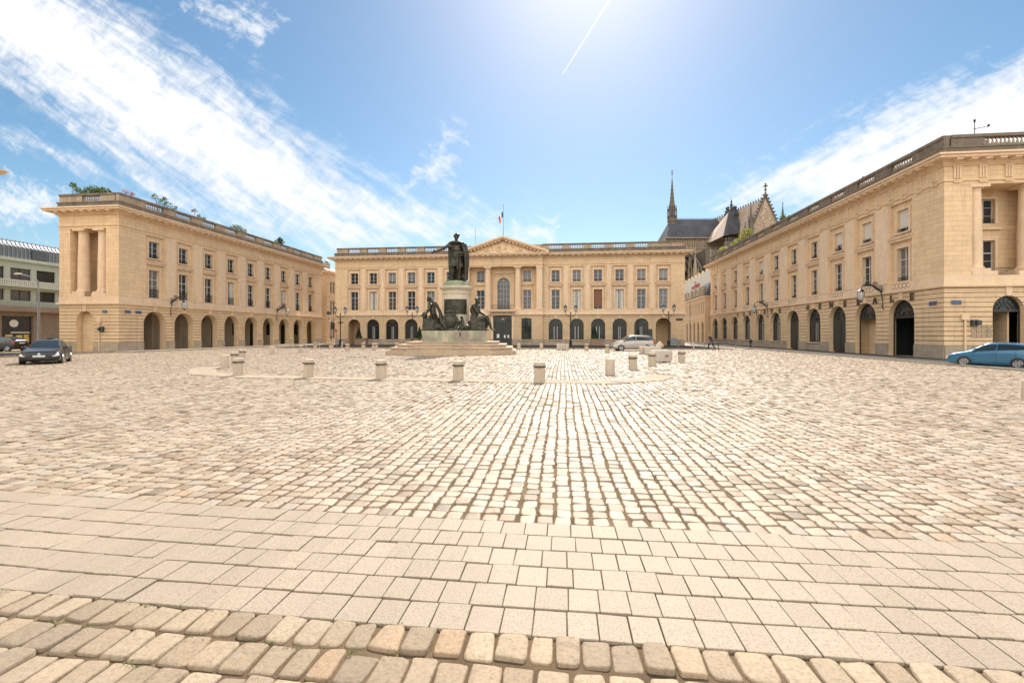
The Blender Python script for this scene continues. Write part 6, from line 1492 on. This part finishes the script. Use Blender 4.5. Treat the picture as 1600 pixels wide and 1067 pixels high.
# ------------------------------------------------------------------ vehicles
def catmull(P, t):
    n = len(P)-1; i = min(int(t), n-1); f = t-i
    a, b, c, d = P[max(i-1, 0)], P[i], P[i+1], P[min(i+2, n)]
    return .5*((2*b)+(c-a)*f+(2*a-5*b+4*c-d)*f*f+(3*b-a-3*c+d)*f**3)
def surf(G, u, v):
    return catmull([catmull(row, v) for row in G], u)
def car(name, label, cat, loc, rz, S, W, paint, wheels, r=.31, shield=(3.1, 4.0), side=(3.4, 8.0, (5.3,)), rear=(8.1, 8.9), lights=True, group=None, driver=False, plate_=True):
    """S rows: x, zbottom, zbelt, ztop, half widths (sill, belt, top) in fractions of W/2; x grows to the rear, front at -L/2"""
    t = thing(name, label, cat, loc, rz, group); h = W/2
    def grid(sg):
        G = []
        for x, zb, zl, zt, ws, wb, wt in S:
            zm = zb+(zl-zb)*.55
            pts = [(0, zb), (ws*.85, zb), (ws, zb+.06), (max(ws, wb)*1.0+.02, zm), (wb, zl), (wt, zl+(zt-zl)*.86), (wt*.72, zt), (0, zt+.012)]
            G.append([np.array((x, sg*y*h, z)) for y, z in pts])
        return G
    G1 = {s: grid(s) for s in (-1, 1)}; nS = len(S)-1
    body = MB(); us = np.linspace(0, nS, nS*4+1); vs = np.linspace(0, 7, 7*4+1)
    for s in (-1, 1):
        g = [[tuple(surf(G1[s], u, v)) for v in vs] for u in us]; A = [p for row in g for p in row]; m_ = len(vs)
        F_ = [(i*m_+j, i*m_+j+1, (i+1)*m_+j+1, (i+1)*m_+j) for i in range(len(us)-1) for j in range(m_-1)]
        F_ += [tuple(range(m_)), tuple(range((len(us)-1)*m_, len(us)*m_))]
        body.add(A, F_ if s < 0 else [f[::-1] for f in F_])
    b = body.build('body', paint, t); bm = bmesh.new(); bm.from_mesh(b.data); bmesh.ops.remove_doubles(bm, verts=bm.verts, dist=.002); bmesh.ops.recalc_face_normals(bm, faces=bm.faces); bm.to_mesh(b.data); bm.free(); smooth_angle(b, 50)
    def patch(mb, s, u0, u1, v0, v1, off=.008, nu=10, nv=5):
        pts = []
        for i in range(nu+1):
            for j in range(nv+1):
                u = u0+(u1-u0)*i/nu; v = v0+(v1-v0)*j/nv
                p = surf(G1[s], u, v); du = surf(G1[s], min(u+.02, nS), v)-surf(G1[s], max(u-.02, 0), v); dv = surf(G1[s], u, min(v+.02, 7))-surf(G1[s], u, max(v-.02, 0))
                n = np.cross(du, dv)*-s; n = n/(np.linalg.norm(n)+1e-9)
                if n[1]*s < 0 and v < 5.2: n = -n
                if v > 5.2 and n[2] < 0: n = -n
                pts.append(tuple(p+n*off))
        mb.add(pts, [(i*(nv+1)+j, i*(nv+1)+j+1, (i+1)*(nv+1)+j+1, (i+1)*(nv+1)+j) for i in range(nu) for j in range(nv)])
    w = MB(); patch(w, -1, shield[0], shield[1], 5.15, 7); patch(w, 1, shield[0], shield[1], 5.15, 7); o = w.build('windscreen', 'carglass', t, True)
    w = MB(); patch(w, -1, rear[0], rear[1], 5.2, 7); patch(w, 1, rear[0], rear[1], 5.2, 7); w.build('rear_window', 'carglass', t, True)
    for s in (-1, 1):
        cuts = [side[0], *side[2], side[1]]
        for a, c in zip(cuts[:-1], cuts[1:]):
            w = MB(); patch(w, s, a+.04, c-.04, 4.12, 4.88); w.build('side_window', 'carglass', t, True)
        w = MB()
        for u in (side[0]+.1, side[2][0], side[1]-1.2):
            w.tube([tuple(surf(G1[s], u, v)+np.array((0, s*.004, 0))) for v in np.linspace(2.2, 4.0, 7)], .006, 4)
        w.build('door_gap', 'iron', t)
        w = MB(); p = surf(G1[s], side[2][0]-.25, 3.7); w.box(p[0]-.09, p[0]+.09, min(p[1], p[1]+s*.03), max(p[1], p[1]+s*.03), p[2]-.02, p[2]+.015); w.build('door_handle', paint, t)
        w = MB(); p = surf(G1[s], side[0]+.12, 4.25); w.ell((p[0]+.02, p[1]+s*.12, p[2]+.02), (.07, .12, .075), 10, 7); w.build('mirror', paint, t, True)
        w = MB(); patch(w, s, .25, 1.25, 3.25, 3.95, .012); w.build('headlight', 'headlight', t, True)
        w = MB(); patch(w, s, nS-1.35, nS-.35, 3.2, 4.7 if cat != 'car' or name == 'minivan' else 4.2, .012); w.build('tail_light', 'taillight', t, True)
        w = MB(); p = surf(G1[s], .3, 2.3); w.ell((p[0]-.01, p[1]*.92, p[2]+.08), (.05, .12, .035), 8, 5); w.build('fog_light', 'headlight', t, True)
    x0, z0 = S[0][0], (S[0][1]+S[0][2])/2
    w = MB(); w.box(x0-.02, x0+.1, -h*.42, h*.42, z0+.07, z0+.12).box(x0-.01, x0+.1, -h*.5, h*.5, z0-.16, z0-.05); w.build('grille', 'iron', t)
    w = MB(); w.box(x0-.035, x0-.02, -.26, .26, z0-.035, z0+.07); w.build('number_plate', 'plate', t)
    w = MB(); w.ell((x0-.02, 0, z0+.13), (.03, .07, .07), 10, 8); w.build('badge', 'headlight', t)
    x1 = S[-1][0]; w = MB(); w.box(x1-.02, x1+.02, -.26, .26, S[-1][2]-.05, S[-1][2]+.06); w.build('number_plate', 'plate', t)
    for wx in wheels:
        for s in (-1, 1):
            w = MB(); w.T = Matrix.Translation((wx, s*(h-.02), r)) @ Matrix.Rotation(PI/2, 4, 'X')
            w.frustum((0, 0, -.03), [(r*1.16, 0), (r*1.16, .06)], 26); w.build('wheel_arch', 'iron', t)
            w = MB(); w.T = Matrix.Translation((wx, s*(h-.09), r)) @ Matrix.Rotation(PI/2, 4, 'X')
            w.frustum((0, 0, -.11), [(r*.9, 0), (r, .03), (r, .19), (r*.9, .22)], 26); wh = w.build('tyre', 'tyre', t, False)
            w = MB(); w.T = Matrix.Translation((wx, s*(h-.09), r)) @ Matrix.Rotation(PI/2, 4, 'X')
            w.tube([(r*.66*math.cos(a), r*.66*math.sin(a), -.112) for a in [2*PI*q/24 for q in range(25)]], .022, 5).tube([(r*.66*math.cos(a), r*.66*math.sin(a), .112) for a in [2*PI*q/24 for q in range(25)]], .022, 5)
            w.frustum((0, 0, -.13), [(r*.2, 0), (r*.2, .26)], 12)
            for k in range(6):
                a = 2*PI*k/6; c, sn = math.cos(a), math.sin(a)
                for zz in (-.13, .118): w.add([(c*r*.1-sn*.05, sn*r*.1+c*.05, zz), (c*r*.1+sn*.05, sn*r*.1-c*.05, zz), (c*r*.64+sn*.035, sn*r*.64-c*.035, zz), (c*r*.64-sn*.035, sn*r*.64+c*.035, zz), (c*r*.1-sn*.05, sn*r*.1+c*.05, zz+.012), (c*r*.1+sn*.05, sn*r*.1-c*.05, zz+.012), (c*r*.64+sn*.035, sn*r*.64-c*.035, zz+.012), (c*r*.64-sn*.035, sn*r*.64+c*.035, zz+.012)], [(0, 1, 2, 3), (4, 5, 6, 7), (0, 1, 5, 4), (1, 2, 6, 5), (2, 3, 7, 6), (3, 0, 4, 7)])
            w.build('rim', 'rim', wh)
    return t
def paintm(name, c, metal=.3):
    M = Mat(name, .28, .5, metal); M.color(c); M.b.inputs['Coat Weight'].default_value = .3; M.b.inputs['Coat Roughness'].default_value = .05; return M.m
MT['p_black'] = paintm('black_car_paint', (.012, .013, .018), .1); MT['p_blue'] = paintm('sky_blue_car_paint', (.045, .16, .27)); MT['p_silver'] = paintm('silver_beige_car_paint', (.36, .33, .30), .6); MT['p_grey'] = paintm('dark_brown_grey_car_paint', (.04, .033, .03))
MT['carglass'] = glass_mat('tinted_car_glass', (.02, .028, .032), .04); MT['headlight'] = plain('clear_headlight', (.6, .6, .58), .08, .8, var=.1); MT['taillight'] = plain('red_tail_light', (.35, .01, .012), .15, .7, var=.1)
MT['plate'] = plain('white_number_plate', (.62, .62, .6), .4, var=.05); MT['tyre'] = plain('tyre_rubber', (.02, .02, .02), .8); MT['rim'] = plain('alloy_rim', (.42, .42, .43), .3, metal=.7, var=.1)
HATCH = [(-1.76, .34, .56, .62, .66, .64, .5), (-1.70, .22, .62, .70, .84, .80, .62), (-1.40, .17, .74, .82, .95, .92, .72), (-.98, .17, .88, .96, .97, .95, .74), (-.30, .17, .95, 1.42, .98, .96, .66),
         (.20, .17, .98, 1.50, .98, .97, .68), (.85, .17, 1.02, 1.48, .98, .96, .66), (1.35, .19, 1.06, 1.38, .97, .93, .62), (1.66, .25, 1.04, 1.14, .93, .88, .62), (1.76, .36, .84, .90, .82, .80, .6)]
bh = math.atan2(1.87, -.98)      # direction from rear to front wheel
BLUE = [((r_[0]-.28 if r_[0] < -1.3 else r_[0]-.1 if r_[0] < -.9 else r_[0]), *r_[1:]) for r_ in HATCH]
bc = car('blue_hatchback', 'small sky blue hatchback driving past the bank building at the right edge', 'car', (23.45, 27.6, 0), math.atan2(-1.80, 1.08), BLUE, 1.62, 'p_blue', (-1.14, 1.16), .29, (3.12, 3.95), (3.35, 7.6, (5.1,)), (7.15, 7.95))
bc.scale = (.92, .92, .88)
SEDAN = [(-2.12, .36, .58, .64, .74, .70, .5), (-2.06, .22, .64, .72, .90, .84, .62), (-1.7, .17, .72, .82, .97, .93, .72), (-.95, .17, .86, .97, .98, .95, .78), (-.15, .17, .90, 1.37, .99, .96, .66),
         (.4, .17, .92, 1.42, .99, .96, .68), (1.1, .17, .95, 1.40, .99, .96, .66), (1.65, .18, .98, 1.28, .98, .93, .62), (2.02, .24, .98, 1.06, .94, .88, .62), (2.12, .38, .82, .88, .84, .80, .6)]
car('black_car', 'shiny black car with lit headlights driving towards the camera on the left', 'car', (-31.9, 24.9, 0), math.atan2(.73, -.68), SEDAN, 1.78, 'p_black', (-1.35, 1.3), .32, (3.12, 3.95), (3.35, 7.6, (5.1,)), (7.15, 7.95))
VAN = [(-2.15, .36, .58, .64, .70, .66, .5), (-2.08, .22, .66, .74, .86, .80, .60), (-1.75, .17, .84, .92, .96, .92, .72), (-1.35, .17, .98, 1.08, .98, .95, .76), (-.45, .17, 1.02, 1.56, .99, .96, .70),
       (.2, .17, 1.04, 1.64, .99, .97, .72), (1.1, .17, 1.06, 1.63, .99, .97, .72), (1.75, .18, 1.08, 1.56, .98, .95, .70), (2.08, .24, 1.08, 1.30, .95, .92, .68), (2.17, .38, .90, .96, .88, .86, .62)]
car('minivan', 'silver beige minivan standing side-on before the right half of the pedimented building', 'car', (7.3, 49.6, 0), YAW, VAN, 1.75, 'p_silver', (-1.38, 1.34), .31, (3.1, 3.95), (3.3, 7.7, (5.0,)), (7.2, 8.0))
car('dark_hatchback', 'dark grey hatchback parked behind the black car before the shopfront', 'car', (-57.6, 41.0, 0), YAW+.05, HATCH, 1.68, 'p_grey', (-1.14, 1.16), .3, (3.12, 3.95), (3.35, 7.6, (5.1,)), (7.15, 7.95))
car('parked_dark_car', 'second dark car half hidden behind the roof of the black car', 'car', (-56.0, 44.5, 0), YAW-.2, SEDAN, 1.7, 'p_grey', (-1.35, 1.3), .31, (3.12, 3.95), (3.35, 7.6, (5.1,)), (7.15, 7.95))

# ------------------------------------------------------------------ people
MT['skin'] = plain('skin', (.45, .27, .18), .6, var=.05); MT['darkcloth'] = plain('dark_blue_grey_clothes', (.04, .045, .06), .9, var=.2); MT['blackcloth'] = plain('black_clothes', (.02, .02, .022), .9); MT['hair'] = plain('dark_hair', (.03, .02, .015), .7); MT['redcap'] = plain('reddish_hair', (.25, .09, .05), .7)
def person(x, y, rz, s, lab, cloth, hairm, stride=.22, lean=.06):
    t = thing('person', lab, 'person', (x, y, 0), rz, 'people on the far pavement'); w = MB()
    P = lambda *p: [(a*s, b*s, c*s, d*s) for a, b, c, d in p]
    chain(w, P((-.09, 0, .92, .09), (-.1, -stride, .5, .062), (-.1, -stride*1.2, .08, .042), (-.1, -stride*1.2-.13, .035, .035)))
    chain(w, P((.09, 0, .92, .09), (.1, stride*.5, .5, .062), (.1, stride*1.7, .12, .042), (.1, stride*1.6-.1, .04, .035)))
    chain(w, P((0, 0, .95, .14), (0, -lean, 1.2, .13), (0, -lean*2, 1.42, .13))); chain(w, P((-.17, -lean*2, 1.42, .065), (.17, -lean*2, 1.42, .065)))
    chain(w, P((-.2, -lean*2, 1.4, .055), (-.24, .1, 1.12, .045), (-.22, -.08, .9, .034))); chain(w, P((.2, -lean*2, 1.4, .055), (.24, -.15, 1.14, .045), (.2, -.32, .98, .034)))
    hand(w, (-.22*s, -.08*s, .9*s), (0, -.3, -1), (1, 0, 0), s, .5); hand(w, (.2*s, -.32*s, .98*s), (0, -.7, -.4), (-1, 0, 0), s, .5)
    chain(w, P((0, -lean*2, 1.45, .055), (0, -lean*2.4, 1.56, .05))); head(w, (0, (-lean*2.6)*s, 1.66*s), s, (0, -1, 0), False)
    sculpt('body', w, .014*s, 'skin', t, 1)
    c = MB(); chain(c, P((-.09, 0, .94, .105), (-.1, -stride, .5, .08), (-.1, -stride*1.2, .1, .06))); chain(c, P((.09, 0, .94, .105), (.1, stride*.5, .5, .08), (.1, stride*1.65, .14, .06))); sculpt('trousers', c, .02*s, 'blackcloth', t, 1)
    c = MB(); chain(c, P((0, 0, .9, .165), (0, -lean, 1.2, .155), (0, -lean*2, 1.42, .145))); chain(c, P((-.17, -lean*2, 1.42, .085), (.17, -lean*2, 1.42, .085)))
    chain(c, P((-.2, -lean*2, 1.4, .075), (-.24, .1, 1.12, .062), (-.22, -.06, .93, .05))); chain(c, P((.2, -lean*2, 1.4, .075), (.24, -.15, 1.14, .062), (.2, -.29, 1.0, .05))); sculpt('jacket', c, .02*s, cloth, t, 1)
    c = MB(); c.ell((0, (-lean*2.6+.02)*s, 1.71*s), (.095*s, .1*s, .085*s)); c.ell((0, (-lean*2.6+.05)*s, 1.66*s), (.09*s, .075*s, .1*s)); sculpt('hair', c, .015*s, hairm, t, 1)
    return t
person(16.75, 54.0, R(-60), 1.0, 'person in dark jacket striding along the corner handrail', 'darkcloth', 'redcap', .3, .09)
person(23.4, 60.2, R(20), .68, 'small child in black walking on the pavement by the bank building', 'blackcloth', 'hair', .2, .04)
MT['weed'] = leafmat('tiny_weeds', (.10, .14, .03))
w = MB()
for k in range(34):
    x = random.choice((random.uniform(-4.6, -.6), random.uniform(-4.6, -.6), random.uniform(-4.0, 5.0))); y = random.uniform(1.6, 3.1) if x < 0 else random.uniform(1.8, 9)
    if x < 0: y = 2.58-.245*random.randint(0, 4)+.115+.0052*x*x
    for j in range(16):
        a = random.uniform(0, 2*PI); q = Vector((x+random.gauss(0, .035), y+random.gauss(0, .012), -.008)); d = Vector((math.cos(a)*.012, math.sin(a)*.012, random.uniform(.008, .022))); e = Vector((-d.y, d.x, 0))*.5
        w.add([tuple(q-e), tuple(q+d*.6+e*.4), tuple(q+d), tuple(q+d*.6-e*.9)], [(0, 1, 2, 3)])
tag(w.build('weeds', 'weed'), kind='stuff', label='tiny green weeds growing in the joints of the front setts', cat='weeds')
w = MB()
for x, y, a, b in ((-15.7, 33.5, 1.6, .5), (-2.98, 26.5, .9, .45), (2.0, 17.2, .45, .45)): w.box(x-a/2, x+a/2, y-b/2, y+b/2, -.03, .021)
tag(w.build('drain_cover', 'band'), kind='structure')
